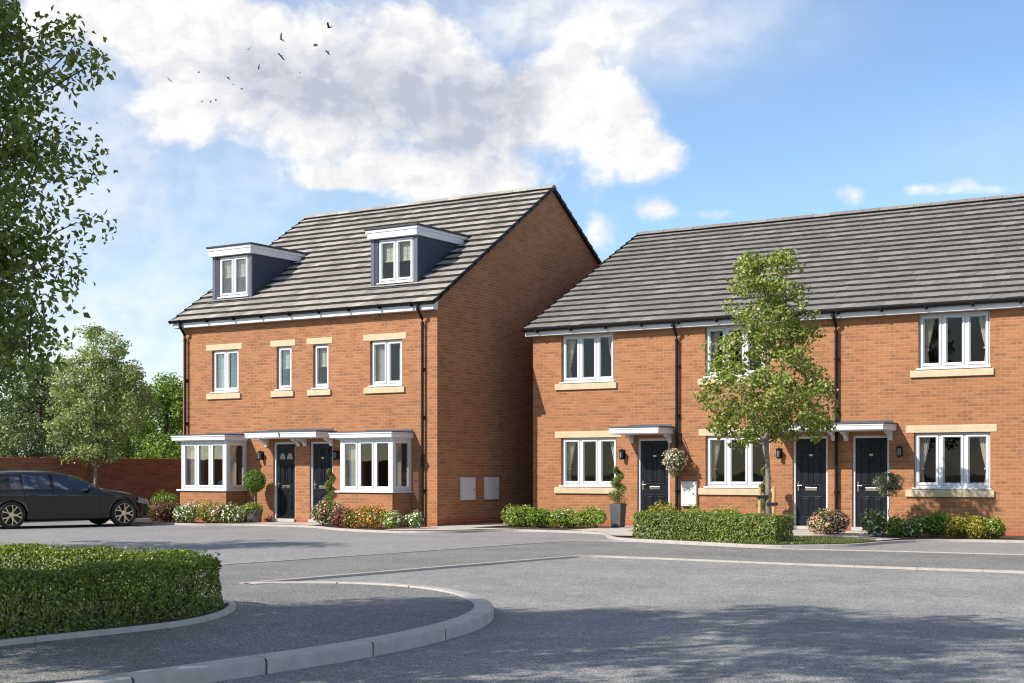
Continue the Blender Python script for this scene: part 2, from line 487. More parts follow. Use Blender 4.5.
def bush(name, label, loc, rx, ry, h, leafm, n, L, W, seed, cat='bush', group=None, flowers=None, lumps=7, spread=.6):
    """rounded shrub of several lobes: leaf shell plus inner stems; flowers = (material, count, size)"""
    rng = np.random.default_rng(seed)
    t = thing(name, label, cat, loc, group)
    lc = np.stack([rng.uniform(-.62, .62, lumps) * rx, rng.uniform(-.55, .55, lumps) * ry, rng.uniform(.32, .62, lumps) * h], 1)
    lr = rng.uniform(.34, .52, lumps)
    lc[0] = (0, 0, h * .5); lr[0] = .6
    sc = np.array([rx, ry, h])
    def sample(m, lo):
        k = rng.integers(0, lumps, m)
        d = unit(rng.normal(0, 1, (m, 3)))
        r = lr[k][:, None] * rng.uniform(lo, 1.06, (m, 1)) ** .6
        p = lc[k] + d * r * sc * np.array([1, 1, .85])
        ok = (p[:, 2] > .01)
        return p[ok], unit(d[ok] / sc * h + [0, 0, .35])
    P, N = sample(n, .3)
    P = P * np.array([1, 1, 1]); P[:, 2] = np.minimum(P[:, 2], h * 1.08)
    leaves('foliage', P, N, L, W, leafm, t, rng, spread=spread)
    st = MB()
    for i in range(9):
        e = lc[i % lumps] + rng.normal(0, .03, 3)
        st.tube([(e[0] * .25, e[1] * .25, -.02), (e[0] * .6, e[1] * .6, e[2] * .5), tuple(e)], [.009, .007, .004], 4, cap=False)
    st.build('stem', M['bark_dark'], t)
    if flowers:
        fm, m, fs = flowers
        Pf, Nf = sample(m, .86)
        V = []; F = []
        for p, nn in zip(Pf, Nf):
            nn = Vector(nn); u = nn.orthogonal().normalized(); w = nn.cross(u)
            c = Vector(p) + nn * fs * .4
            b = len(V); V.append(c + nn * fs * .15)
            s0 = fs * rng.uniform(.7, 1.2); ph = rng.uniform(0, 6.28)
            for q in range(5):
                a = ph + q * 2 * math.pi / 5
                V.append(c + (u * math.cos(a) + w * math.sin(a)) * s0 * .55 + nn * fs * rng.uniform(-.05, .25))
            F += [(b, b + 1 + q, b + 1 + (q + 1) % 5) for q in range(5)]
        tag(np_mesh('flowers', np.array([tuple(v) for v in V]), np.array(F), fm, t), kind='stuff')
    return t

def along(poly, closed=False):
    P = np.array(poly, float)
    if closed: P = np.vstack([P, P[:1]])
    s = np.r_[0, np.cumsum(np.linalg.norm(np.diff(P, axis=0), axis=1))]
    return P, s

def hedge(name, label, loc, line, width, height, leafm, density, L, W, seed, group=None):
    """clipped hedge along a plan polyline: leaves over a rounded box section, twigs inside"""
    rng = np.random.default_rng(seed)
    t = thing(name, label, 'hedge', loc, group)
    P, s = along(line)
    tot = s[-1]
    def frame(q):
        x = np.interp(q, s, P[:, 0]); y = np.interp(q, s, P[:, 1])
        e = .12
        dx = np.interp(np.minimum(q + e, tot), s, P[:, 0]) - np.interp(np.maximum(q - e, 0), s, P[:, 0])
        dy = np.interp(np.minimum(q + e, tot), s, P[:, 1]) - np.interp(np.maximum(q - e, 0), s, P[:, 1])
        l = np.hypot(dx, dy); return x, y, dx / l, dy / l
    per = 2 * height + width
    n = int(density * tot * per)
    q = rng.uniform(0, tot, n)
    u = rng.uniform(0, per, n)
    side = np.where(u < height, -1, np.where(u < height + width, 0, 1))
    off = np.where(side == -1, -width / 2, np.where(side == 1, width / 2, u - height - width / 2))
    z = np.where(side == -1, u, np.where(side == 1, per - u, height))
    x, y, dx, dy = frame(q)
    # end caps
    m = int(density * width * height)
    for q0, sg in ((0, -1), (tot, 1)):
        xx, yy, ddx, ddy = frame(np.full(m, q0))
        oo = rng.uniform(-width / 2, width / 2, m)
        x = np.r_[x, xx]; y = np.r_[y, yy]; dx = np.r_[dx, ddx]; dy = np.r_[dy, ddy]
        off = np.r_[off, oo]; z = np.r_[z, rng.uniform(0, height, m)]; side = np.r_[side, np.full(m, 2 * sg)]
    nx, ny = -dy, dx
    N = np.stack([nx * ((side == 1) * 1. - (side == -1)) + dx * (side / 2.) * (abs(side) == 2), ny * ((side == 1) * 1. - (side == -1)) + dy * (side / 2.) * (abs(side) == 2), (side == 0) * 1. + .25], 1)
    N = unit(N)
    # soft, lumpy surface and rounded shoulders
    k = np.clip((z - (height - .1)) / .1, 0, 1); off2 = np.where(abs(side) == 1, off * (1 - .12 * k ** 2), off)
    lump = .022 * np.sin(q_all(x, y) * 7.1) + .018 * np.sin(x * 11 + z * 9 + y * 5)
    P3 = np.stack([x + nx * off2, y + ny * off2, z - .03 * (side == 0) * (abs(off) / (width / 2)) ** 4], 1)
    dep = rng.exponential(.03, len(x)) - .012
    P3 = P3 + N * (lump - dep)[:, None]
    P3[:, 2] = np.maximum(P3[:, 2], .015)
    P3 -= np.array([loc[0], loc[1], 0])
    leaves('foliage', P3, N, L, W, leafm, t, rng, spread=.65, droop=0.0)
    # fresh shoots that break the clipped top line
    ns = int(tot * 130)
    qs = rng.uniform(0, tot, ns); xs, ys, ddx, ddy = frame(qs); os_ = rng.uniform(-.5, .5, ns) * width
    PP = np.stack([xs - ddy * os_ - loc[0], ys + ddx * os_ - loc[1], height + rng.uniform(.0, .05, ns)], 1)
    leaves('shoots', PP, np.tile([.2, -.1, .4], (ns, 1)), L * .9, W * .8, leafm, t, rng, spread=1.0, droop=-1.2)
    st = MB()
    for q0 in np.arange(.06, tot, .14):
        xx, yy, a, b2 = frame(np.array([q0]))
        for k2 in range(3):
            o1 = rng.uniform(-.35, .35) * width
            bx, by = xx[0] - loc[0], yy[0] - loc[1]
            ex, ey = bx - b2[0] * o1 + rng.normal(0, .04), by + a[0] * o1 + rng.normal(0, .04)
            st.tube([(bx, by, -.03), ((bx + ex) / 2, (by + ey) / 2, height * .4), (ex, ey, height * .85)], [.012, .009, .005], 4, cap=False)
    st.build('stem', M['bark_dark'], t)
    return t
def q_all(x, y): return x * .8 + y * .6
# ------------------------------------------------------------------ building parts
def wall_front(mb, x0, x1, z0, z1, y, holes, depth=.11, back=None):
    """outer brick face at y with openings; reveals run back by depth"""
    xs = sorted({x0, x1} | {h[0] for h in holes} | {h[1] for h in holes})
    zs = sorted({z0, z1} | {h[2] for h in holes} | {h[3] for h in holes})
    for i in range(len(xs) - 1):
        for j in range(len(zs) - 1):
            cx = (xs[i] + xs[i + 1]) / 2; cz = (zs[j] + zs[j + 1]) / 2
            if any(h[0] < cx < h[1] and h[2] < cz < h[3] for h in holes): continue
            mb.quad((xs[i], y, zs[j]), (xs[i + 1], y, zs[j]), (xs[i + 1], y, zs[j + 1]), (xs[i], y, zs[j + 1]))
    for a, b, c, d in holes:
        mb.quad((a, y, c), (a, y, d), (a, y + depth, d), (a, y + depth, c))
        mb.quad((b, y, c), (b, y + depth, c), (b, y + depth, d), (b, y, d))
        mb.quad((a, y, d), (b, y, d), (b, y + depth, d), (a, y + depth, d))
        mb.quad((a, y, c), (a, y + depth, c), (b, y + depth, c), (b, y, c))

def ring(mb, x0, x1, z0, z1, y0, y1, w, wb=None):
    wb = wb or w
    mb.box(x0, x0 + w, y0, y1, z0, z1); mb.box(x1 - w, x1, y0, y1, z0, z1)
    mb.box(x0 + w, x1 - w, y0, y1, z0, z0 + wb); mb.box(x0 + w, x1 - w, y0, y1, z1 - w, z1)

def sheet_wavy(mb, xl, xr, z0, z1, y, amp=.025, wav=.09, nz=14, tie=None, side=1, seed=0):
    """hanging cloth; xl/xr are functions of height fraction (0 at the bottom)"""
    rng = random.Random(seed); ph = rng.uniform(0, 6)
    nx = 22
    vs = []; fs = []
    for j in range(nz + 1):
        f = j / nz
        a, b = xl(f), xr(f)
        for i in range(nx + 1):
            g = i / nx
            x = a + (b - a) * g
            vs.append((x, y + amp * math.sin(ph + g * 4.5 * 2 * math.pi) * (.5 + .5 * (b - a) / .3), z0 + (z1 - z0) * f))
    for j in range(nz):
        for i in range(nx):
            p = j * (nx + 1) + i
            fs.append((p, p + 1, p + nx + 2, p + nx + 1))
    mb.add(vs, fs)

def tied(mb, x0, x1, z0, z1, y, left=True, seed=0):
    """a tied-back curtain hugging one jamb"""
    def w(f):
        if f > .36: return .10 + (.27 - .10) * min(1, ((f - .36) / .64)) ** .8
        return .10 + .05 * (1 - f / .36)
    if left: sheet_wavy(mb, lambda f: x0, lambda f: x0 + w(f), z0, z1, y, seed=seed)
    else: sheet_wavy(mb, lambda f: x1 - w(f), lambda f: x1, z0, z1, y, seed=seed)
    zt = z0 + (z1 - z0) * .36
    mb.box((x0 - .01) if left else (x1 - .13), (x0 + .13) if left else (x1 + .01), y - .035, y + .035, zt - .025, zt + .025)

def window(root, o, x0, x1, z0, z1, y, lights, sill=True, lintel=True, dress=None, dress_mat='curtain', room='room', deep=.075, sill_over=.17, lin=None):
    """casement window in a brick opening; y is the wall face"""
    f = MB(o); g = MB(o)
    ya, yb = y + deep, y + deep + .07
    fw = .044
    ring(f, x0, x1, z0, z1, ya, yb, fw)
    n = len(lights)
    tot = sum(lights)
    inner = (x1 - x0) - 2 * fw
    mw = .055
    av = inner - mw * (n - 1)
    xx = x0 + fw
    panes = []
    for i, l in enumerate(lights):
        w = av * l / tot
        ring(f, xx + .002, xx + w - .002, z0 + fw + .002, z1 - fw - .002, ya - .018, yb - .012, .046)
        # bead
        ring(f, xx + .054, xx + w - .054, z0 + fw + .054, z1 - fw - .054, ya + .004, yb - .02, .010)
        panes.append((xx + .05, xx + w - .05))
        g.box(xx + .05, xx + w - .05, ya + .022, ya + .030, z0 + fw + .05, z1 - fw - .05)
        xx += w
        if i < n - 1:
            f.box(xx, xx + mw, ya, yb, z0 + fw, z1 - fw); xx += mw
    # plastic cill nosing
    f.box(x0 - .035, x1 + .035, y - .045, yb, z0 - .038, z0 - .002)
    fr = f.build('window', M['upvc'], root, bevel=.006)
    g.build('glass', M['glass'], fr)
    if lintel:
        s = MB(o); lo = lin or (x0 - .16, x1 + .16); s.box(lo[0], lo[1], y - .012, y + .10, z1 + .004, z1 + .165); s.build('lintel', M['stone'], fr, bevel=.008)
    if sill:
        s = MB(o)
        s.prism_x([(y - .05, z0 - .20), (y - .05, z0 - .055), (y + .02, z0 - .042), (y + .10, z0 - .042), (y + .10, z0 - .20)], x0 - sill_over, x1 + sill_over * .55)
        s.build('sill', M['stone'], fr, bevel=.008)
    yc = yb + .07
    if dress == 'tied':
        for lf_ in (True, False):
            c = MB(o); tied(c, x0 + .04, x1 - .04, z0 - .02, z1 - .02, yc, lf_, 1 + lf_)
            c.build('curtain', M[dress_mat], fr, smooth=True)
    elif dress == 'straight':
        w = .30 * (x1 - x0) / (1 if n < 3 else 1.5)
        c = MB(o); sheet_wavy(c, lambda f_: x0 + .03, lambda f_: x0 + .03 + w, z0 - .02, z1 - .02, yc, seed=3); c.build('curtain', M[dress_mat], fr, smooth=True)
        c = MB(o); sheet_wavy(c, lambda f_: x1 - .03 - w * .7, lambda f_: x1 - .03, z0 - .02, z1 - .02, yc, seed=4); c.build('curtain', M[dress_mat], fr, smooth=True)
    elif dress == 'blind':
        c = MB(o)
        for a, b in panes:
            zt = z1 - fw - .03; zb = z0 + (z1 - z0) * .52
            c.box(a - .03, b + .03, yc - .02, yc - .015, zb, zt)
            for q in range(1, 4):
                zz = zb + (zt - zb) * q / 4; c.box(a - .03, b + .03, yc - .028, yc - .0205, zz - .008, zz + .008)
            c.box((a + b) / 2 - .008, (a + b) / 2 + .008, yc - .036, yc - .0285, zb, zt)
            c.box(a - .03, b + .03, yc - .04, yc - .01, zb - .035, zb - .001)
        c.build('blind', M[dress_mat], fr)
    return fr

def room_box(mb, x0, x1, y0, y1, z0, z1):
    """open-fronted room seen through a window"""
    mb.quad((x0, y1, z0), (x1, y1, z0), (x1, y1, z1), (x0, y1, z1))
    mb.quad((x0, y0, z0), (x1, y0, z0), (x1, y1, z0), (x0, y1, z0))
    mb.quad((x0, y0, z1), (x0, y1, z1), (x1, y1, z1), (x1, y0, z1))
    mb.quad((x0, y0, z0), (x0, y1, z0), (x0, y1, z1), (x0, y0, z1))
    mb.quad((x1, y0, z0), (x1, y0, z1), (x1, y1, z1), (x1, y1, z0))

def door(root, o, x0, x1, z0, z1, y, glazed=False, label=None):
    """panelled front door set back in its white frame"""
    yf = y + .07
    leafx0, leafx1, lz1 = x0 + .062, x1 - .062, z1 - .065
    d = MB(o)
    d.box(leafx0, leafx1, yf + .02, yf + .06, z0 + .025, lz1)
    w = leafx1 - leafx0; h = lz1 - z0 - .025
    st = .115 * w / .75
    def panel(a, b, c, e):
        ring(d, a, b, c, e, yf + .008, yf + .0195, .018)
        d.box(a + .045, b - .045, yf + .004, yf + .0195, c + .045, e - .045)
    mid = (leafx0 + leafx1) / 2
    zb = z0 + .025
    for a, b in ((leafx0 + st, mid - st * .28), (mid + st * .28, leafx1 - st)):
        panel(a, b, zb + .20, zb + .20 + h * .24)
        panel(a, b, zb + h * .47, zb + h * (.80 if not glazed else .74))
        if not glazed: panel(a, b, zb + h * .84, zb + h * .955)
    lf = d.build('door', M['door'], root, bevel=.004)
    if label: lf['label'] = label
    f = MB(o)
    f.box(x0, x0 + .055, yf - .02, yf + .07, z0, z1); f.box(x1 - .055, x1, yf - .02, yf + .07, z0, z1); f.box(x0 + .055, x1 - .055, yf - .02, yf + .07, z1 - .058, z1)
    f.build('door_frame', M['upvc'], lf, bevel=.005)
    s = MB(o); s.box(x0 - .01, x1 + .01, y - .06, yf + .08, z0 - .06, z0 + .022); s.build('threshold', M['kerb'], lf, bevel=.005)
    k = MB(o)
    k.box(mid - .14, mid + .14, yf + .002, yf + .019, zb + h * .405, zb + h * .445)
    k.build('letter_plate', M['chrome'], lf, bevel=.006)
    k = MB(o)
    hx = leafx0 + .05
    k.box(hx - .016, hx + .016, yf + .006, yf + .0195, zb + h * .40, zb + h * .51)
    k.tube([(hx, yf + .006, zb + h * .465), (hx, yf - .035, zb + h * .465), (hx + .10, yf - .04, zb + h * .465)], .009, 8)
    k.build('handle', M['chrome'], lf)
    if glazed:
        g = MB(o)
        for a, b in ((leafx0 + st, mid - st * .28), (mid + st * .28, leafx1 - st)):
            n = 10; zc = zb + h * .80; hh = h * .15; pts = []
            for i in range(n + 1):
                an = math.pi * i / n
                pts.append(((a + b) / 2 + (b - a) / 2 * math.cos(an), zc + hh * math.sin(an) * .55))
            vs = [(p[0], yf + .012, p[1]) for p in pts] + [(p[0], yf + .0195, p[1]) for p in pts]
            m = len(pts)
            g.add(vs, [tuple(range(m - 1, -1, -1))] + [(i, (i + 1) % m, m + (i + 1) % m, m + i) for i in range(m)])
        g.build('fanlight_glass', M['pane_frost'], lf)
    else:
        k = MB(o); k.box(mid - .045, mid + .045, yf + .0, yf + .019, zb + h * .805, zb + h * .825); k.tube([(mid - .03, yf, zb + h * .81), (mid, yf - .02, zb + h * .775), (mid + .03, yf, zb + h * .81)], .007, 6)
        k.build('knocker', M['chrome'], lf)
    return lf
M['pane_frost'] = plain('frosted_glass', (.20, .22, .24), .12, var=.1)

def canopy(root, o, x0, x1, y, proj, z0, zf, brackets, joint=None, name='canopy'):
    """flat porch canopy: moulded white fascia on three sides, lead top falling from the wall, brackets below"""
    c = MB(o)
    yf = y - proj
    h = zf - z0
    # soffit board and stepped fascia
    c.box(x0 + .03, x1 - .03, yf + .03, y - .003, z0, z0 + h * .55)
    c.box(x0 + .012, x1 - .012, yf + .012, y - .002, z0 + h * .12, z0 + h * .72)
    c.box(x0, x1, yf, y - .001, z0 + h * .72, zf)
    cn = c.build(name, M['fascia'], root, bevel=.008)
    t = MB(o)
    rise = .065
    e = .018
    vs = [(x0 - e, yf - e, zf + .003), (x1 + e, yf - e, zf + .003), (x1 + e, y - .004, zf + .003), (x0 - e, y - .004, zf + .003),
          (x0 - e, yf - e, zf + .028), (x1 + e, yf - e, zf + .028), (x1 - .12, y - .004, zf + rise), (x0 + .12, y - .004, zf + rise), (x1 + e, y - .004, zf + .03), (x0 - e, y - .004, zf + .03)]
    t.add(vs, [(0, 3, 2, 1), (0, 1, 5, 4), (4, 5, 6, 7), (5, 8, 6), (4, 7, 9), (1, 2, 8, 5), (0, 4, 9, 3)])
    t.box(x0 + .1, x1 - .1, y - .022, y - .002, zf + rise - .01, zf + rise + .03)
    t.build('lead_top', M['lead'], cn)
    if joint:
        j = MB(o); j.box(joint - .012, joint + .012, yf - .004, yf + .004, z0 + h * .1, zf - .005); j.tube([(joint, yf - .012, zf - .02), (joint, yf - .012, z0 + h * .5)], .012, 8); j.build('joint', M['lead'], cn)
    for bx in brackets:
        b = MB(o)
        yb = y
        prof = [(yb - .001, z0 - .002), (yb - .27, z0 - .002), (yb - .27, z0 - .05), (yb - .235, z0 - .065)]
        for i in range(7):
            a = i / 6
            prof.append((yb - .235 + .185 * math.sin(a * math.pi / 2) * 1.0, z0 - .065 - .135 * (1 - math.cos(a * math.pi / 2))))
        prof += [(yb - .001, z0 - .20)]
        b.prism_x(prof, bx - .05, bx + .05)
        b.box(bx - .062, bx + .062, yb - .29, yb - .002, z0 - .028, z0 - .004)
        b.build('bracket', M['fascia'], cn, bevel=.005)
    return cn

def lamp(root, o, x, y, z):
    l = MB(o)
    l.box(x - .045, x + .045, y - .02, y - .001, z - .10, z + .12)
    l.tube([(x, y - .02, z + .07), (x, y - .07, z + .14), (x, y - .13, z + .12)], .010, 6)
    l.lathe([(0, .135), (.03, .125), (.07, .09), (.075, .08), (.0, .08)], (x, y - .13, z), 8)
    for k in range(6):
        a = k * math.pi / 3
        l.tube([(x + .055 * math.cos(a), y - .13 + .055 * math.sin(a), z + .08), (x + .045 * math.cos(a), y - .13 + .045 * math.sin(a), z - .09)], .006, 5)
    l.lathe([(0, -.12), (.02, -.12), (.05, -.09), (.05, -.08), (0, -.08)], (x, y - .13, z), 8)
    lo = l.build('wall_lamp', M['black'], root)
    g = MB(o); g.lathe([(.043, -.08), (.052, .08)], (x, y - .13, z), 6); g.build('lamp_glass', M['pane_frost'], lo)
    return lo

def downpipe(root, o, x, y, ztop, yg, zbot=.05):
    p = MB(o)
    yp = y - .085
    p.tube([(x, yg, ztop), (x, yg, ztop - .10), (x + .01, yg + (yp - yg) * .2, ztop - .17), (x + .015, yp - .01, ztop - .34), (x + .015, yp, ztop - .42), (x + .015, yp, zbot)], .036, 12)
    for z in (ztop - .43, ztop - .09, 2.75, .95):
        p.tube([(x + .015 if z < ztop - .2 else x, yp if z < ztop - .2 else yg, z), (x + .015 if z < ztop - .2 else x, yp if z < ztop - .2 else yg, z - .06)], .045, 12)
    for z in (3.9, 2.72, .92):
        p.box(x - .045, x + .075, yp + .02, y - .001, z - .02, z + .02)
    return p.build('downpipe', M['black'], root, angle=40)

def gutter(root, o, x0, x1, yb, z, r=.062):
    """half-round gutter in front of the fascia at y=yb, rim at z"""
    g = MB(o); n = 8
    prof = [(yb - r - r * math.cos(math.pi * i / n), z - r * math.sin(math.pi * i / n) * 1.05) for i in range(n + 1)]
    inn = [(yb - r - (r - .007) * math.cos(math.pi * i / n), z - (r - .007) * math.sin(math.pi * i / n) * 1.05 + .001) for i in range(n, -1, -1)]
    g.prism_x(prof + inn, x0, x1)
    for xe in (x0, x1): g.prism_x(prof, xe - .004, xe + .004)
    go = g.build('gutter', M['black'], root)
    xx = x0 + .4
    while xx < x1:
        b = MB(o); b.box(xx - .02, xx + .02, yb - .10, yb - .001, z - .105, z - .060)
        b.box(xx - .012, xx + .012, yb - .135, yb - .09, z - .078, z + .006)
        xx += .98
        b.build('gutter_bracket', M['black'], go)
    return go

def tiles(root, o, x0, x1, ye, ze, yr, zr, mat, gauge, tw, seed, skip=None, name='roof_tiles', th=.05):
    """courses of separate overlapping tiles on a slope from eave (ye,ze) to ridge (yr,zr)"""
    rng = np.random.default_rng(seed)
    S = math.hypot(yr - ye, zr - ze)
    dy, dz = (yr - ye) / S, (zr - ze) / S
    ny, nz = -dz * (1 if dy > 0 else -1), abs(dy)
    nc = int(round(S / gauge)); g = S / nc
    V = []; F = []
    def P(x, s, h): return (x - o[0], ye + dy * s + ny * h - o[1], ze + dz * s + nz * h - o[2])
    for c in range(nc):
        s0 = c * g - .012 + (0); s1 = min((c + 1) * g + .09, S)
        x = x0 - (tw / 2 if c % 2 else 0)
        while x < x1 - .01:
            a = max(x + .0025, x0); b = min(x + tw - .0025, x1)
            x += tw
            if b - a < .03: continue
            sm = (s0 + s1) / 2
            if skip and skip((a + b) / 2, ye + dy * (s0 + g * .75)): continue
            j = rng.normal(0, .0022); k = rng.normal(0, .002); q = rng.normal(0, .003)
            i = len(V)
            V += [P(a, s0 + q, .030 + j), P(b, s0 + q, .030 + j + k), P(b, s0 + q, .030 + th + j + k), P(a, s0 + q, .030 + th + j),
                  P(a, s1, .012), P(b, s1, .012)]
            F += [(i, i + 1, i + 2, i + 3), (i + 3, i + 2, i + 5, i + 4), (i, i + 3, i + 4, i + 4), (i + 1, i + 5, i + 2, i + 2)]
    me = bpy.data.meshes.new(name)
    F = [f if len(set(f)) == 4 else tuple(dict.fromkeys(f)) for f in F]
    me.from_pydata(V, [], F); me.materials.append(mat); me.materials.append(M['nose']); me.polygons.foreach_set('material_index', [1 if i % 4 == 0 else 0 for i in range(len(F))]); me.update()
    ob = bpy.data.objects.new(name, me); COL.objects.link(ob); ob.parent = root
    return ob

M['nose'] = plain('shade_line_tile_edge', (.045, .042, .038), .95, var=.4, scale=8)  # dark nose faces: shadow line under each course put into the colour
def ridge(root, o, x0, x1, yr, zr, mat, r=.13):
    V = MB(o); x = x0; n = 8
    rng = random.Random(3)
    while x < x1 - .02:
        b = min(x + .45, x1); h = rng.uniform(-.004, .004); rr = r + rng.uniform(-.004, .004)
        prof = [(yr - rr * math.cos(math.pi * i / n), zr + rr * .72 * math.sin(math.pi * i / n) + h) for i in range(n + 1)]
        V.prism_x(prof, x + .004, b - .004)
        x = b
    return V.build('ridge_tiles', mat, root, angle=40)

def verge(root, o, x, ye, ze, yr, zr, gauge, side):
    """stepped dry-verge caps along one roof edge"""
    v = MB(o)
    S = math.hypot(yr - ye, zr - ze); nc = int(round(S / gauge)); g = S / nc
    dy, dz = (yr - ye) / S, (zr - ze) / S
    sg = 1 if dy > 0 else -1
    ny, nz = -dz * sg, abs(dy)
    def P(xx, s, h): return (xx, ye + dy * s + ny * h, ze + dz * s + nz * h)
    for c in range(nc):
        s0 = c * g - .03; s1 = (c + 1) * g + .02
        xa, xb = (x - .015, x + .03) if side > 0 else (x - .03, x + .015)
        v.add([P(xa, s0, .0), P(xb, s0, .0), P(xb, s0, .092), P(xa, s0, .092), P(xa, s1, -.012), P(xb, s1, -.012), P(xb, s1, .055), P(xa, s1, .055)],
              [(0, 1, 2, 3), (4, 7, 6, 5), (0, 4, 5, 1), (1, 5, 6, 2), (2, 6, 7, 3), (3, 7, 4, 0)])
    return v.build('verge_caps', M['black'], root)
# ------------------------------------------------------------------ three-storey pair on the left
YA = 28.244
XA0, XA1, YAB = -28.716, -20.117, 39.09
A_EY, A_EZ, A_RY, A_RZ = 28.0, 5.45, 33.67, 9.16
SLA = (A_RZ - A_EZ) / (A_RY - A_EY)
def roofA(y): return A_EZ + SLA * ((y - A_EY) if y < A_RY else (2 * A_RY - A_EY - y))
ZG = .13
def house_left():
    o = (-24.42, YA, 0)
    t = thing('semi_detached_house', 'tall orange brick pair of houses with two slate blue roof dormers and white bay windows', 'house', o)
    winx = [(-27.625, -26.649), (-25.296, -24.781), (-24.051, -23.534), (-22.187, -21.185)]
    drs = [(-25.415, -24.654), (-24.165, -23.398)]
    bays = [(-28.003, -26.357), (-22.522, -20.892)]
    wz0, wz1 = 3.545, 4.665
    holes = [(a, b, wz0 - .03, wz1, ) for a, b in winx] + [(a, b, ZG - .01, 2.165) for a, b in drs] + [(a + .1, b - .1, .90, 2.16) for a, b in bays]
    m = MB(o)
    wall_front(m, XA0, XA1, -.3, roofA(YA) - .01, YA, holes)
    for x, s in ((XA0, -1), (XA1, 1)):
        p = [(x, YA, -.3), (x, YAB, -.3), (x, YAB, roofA(YAB) - .01), (x, A_RY, A_RZ - .01), (x, YA, roofA(YA) - .01)]
        m.add(p, [(0, 1, 2, 3, 4)])
    m.quad((XA0, YAB, -.3), (XA1, YAB, -.3), (XA1, YAB, 5.6), (XA0, YAB, 5.6))
    m.build('wall', M['brick'], t)
    pl = MB(o)
    for a, b in ((XA0 - .004, drs[0][0] - .01), (drs[0][1] + .01, drs[1][0] - .01), (drs[1][1] + .01, XA1 + .004)):
        pl = MB(o); pl.box(a, b, YA - .005, YA + .05, -.3, .15); pl.build('plinth', M['brick_red'], t)
    pl = MB(o); pl.box(XA1 - .05, XA1 + .005, YA + .05, YAB, -.3, .225)
    pl.build('plinth', M['brick_red'], t)
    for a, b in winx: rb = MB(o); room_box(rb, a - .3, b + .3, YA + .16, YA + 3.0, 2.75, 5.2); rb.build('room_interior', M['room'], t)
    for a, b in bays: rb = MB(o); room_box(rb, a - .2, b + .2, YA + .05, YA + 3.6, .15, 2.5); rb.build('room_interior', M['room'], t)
    for i, (a, b) in enumerate(winx):
        nar = i in (1, 2)
        window(t, o, a, b, wz0, wz1, YA, [1] if nar else [1, 1], dress='blind' if nar else 'straight', dress_mat='blind' if nar else 'curtain_grey', lin=(a - .21, b + .13), deep=.07)
    for i, (a, b) in enumerate(drs):
        door(t, o, a, b, ZG, 2.16, YA, glazed=(i == 0), label='dark door with two curved glass panes' if i == 0 else None)
    canopy(t, o, -25.70, -23.28, YA, .80, 2.24, 2.395, [-25.62, -24.52, -24.30, -23.42], joint=-24.50)
    lamp(t, o, -25.78, YA, 1.80); lamp(t, o, -23.22, YA, 1.80)
    # bays
    for i, (a, b) in enumerate(bays):
        yf = 27.48
        z0, z1 = .915, 2.19
        f = MB(o); g = MB(o)
        lights = [1, 1, 1]
        pw = .085
        f.box(a, a + pw, yf, yf + pw, z0, z1); f.box(b - pw, b, yf, yf + pw, z0, z1)
        for xx in (a, b - pw): f.box(xx, xx + pw, YA - .06, YA - .002, z0, z1)
        def side(face, u0, u1, n):
            """glazed side: face maps (u, depth) to x,y"""
            av = (u1 - u0 - .05 * (n - 1)) / n; u = u0
            def bx(mb, ua, ub, d0, d1, c, e):
                p, q = face(ua, d0), face(ub, d1)
                mb.box(min(p[0], q[0]), max(p[0], q[0]), min(p[1], q[1]), max(p[1], q[1]), c, e)
            bx(f, u0, u1, .015, .07, z0, z0 + .05); bx(f, u0, u1, .015, .07, z1 - .055, z1)
            for k in range(n):
                w = u + av
                bx(f, u + .003, u + .055, .003, .06, z0 + .05, z1 - .055); bx(f, w - .055, w - .003, .003, .06, z0 + .05, z1 - .055)
                bx(f, u + .055, w - .055, .003, .06, z0 + .05, z0 + .11); bx(f, u + .055, w - .055, .003, .06, z1 - .115, z1 - .055)
                bx(g, u + .05, w - .05, .026, .034, z0 + .10, z1 - .11)
                if k < n - 1: bx(f, w, w + .05, .015, .07, z0 + .05, z1 - .055)
                u = w + .05
        side(lambda u, d: (u, yf + d), a + pw, b - pw, 3)
        side(lambda u, d: (b - d, u), yf + pw, YA - .06, 1)
        side(lambda u, d: (a + d, u), yf + pw, YA - .06, 1)
        bw = f.build('bay_window', M['upvc'], t, bevel=.006)
        g.build('glass', M['glass'], bw)
        s = MB(o); s.box(a - .14, b + .04, yf - .05, yf + .12, z0 - .048, z0 - .003); s.box(b - .1, b + .04, yf + .12, YA - .002, z0 - .048, z0 - .003); s.box(a - .14, a + .1, yf + .12, YA - .002, z0 - .048, z0 - .003)
        s.build('sill', M['upvc'], bw, bevel=.006)
        w = MB(o)
        def walls(mb, e, c, d):
            mb.box(a - .05 - e, b - .01 + e, yf - e, yf + .10, c, d); mb.box(b - .11, b - .01 + e, yf + .10, YA - .006, c, d); mb.box(a - .05 - e, a + .05, yf + .10, YA - .006, c, d)
        walls(w, 0, -.3, z0 - .05)
        w.build('bay_wall', M['brick'], bw)
        k = MB(o); walls(k, .005, -.3, .15); k.build('bay_plinth', M['brick_red'], bw)
        cs = MB(o); sheet_wavy(cs, lambda f_: a + .09, lambda f_: a + .40, z0, z1 - .03, yf + .16, seed=5 + i)
        cs.build('curtain', M['curtain_grey'], bw, smooth=True); cs = MB(o)
        sheet_wavy(cs, lambda f_: b - .40, lambda f_: b - .13, z0, z1 - .03, yf + .52, seed=9 + i)
        cs.build('curtain', M['curtain_grey'], bw, smooth=True)
        # white fascia all round and lead top
        c = MB(o)
        ca, cb, cy, c0, c1 = a - .235, b + .06, yf - .13, 2.185, 2.345
        c.box(ca + .10, cb - .03, cy + .08, YA - .004, c0, c0 + .03)
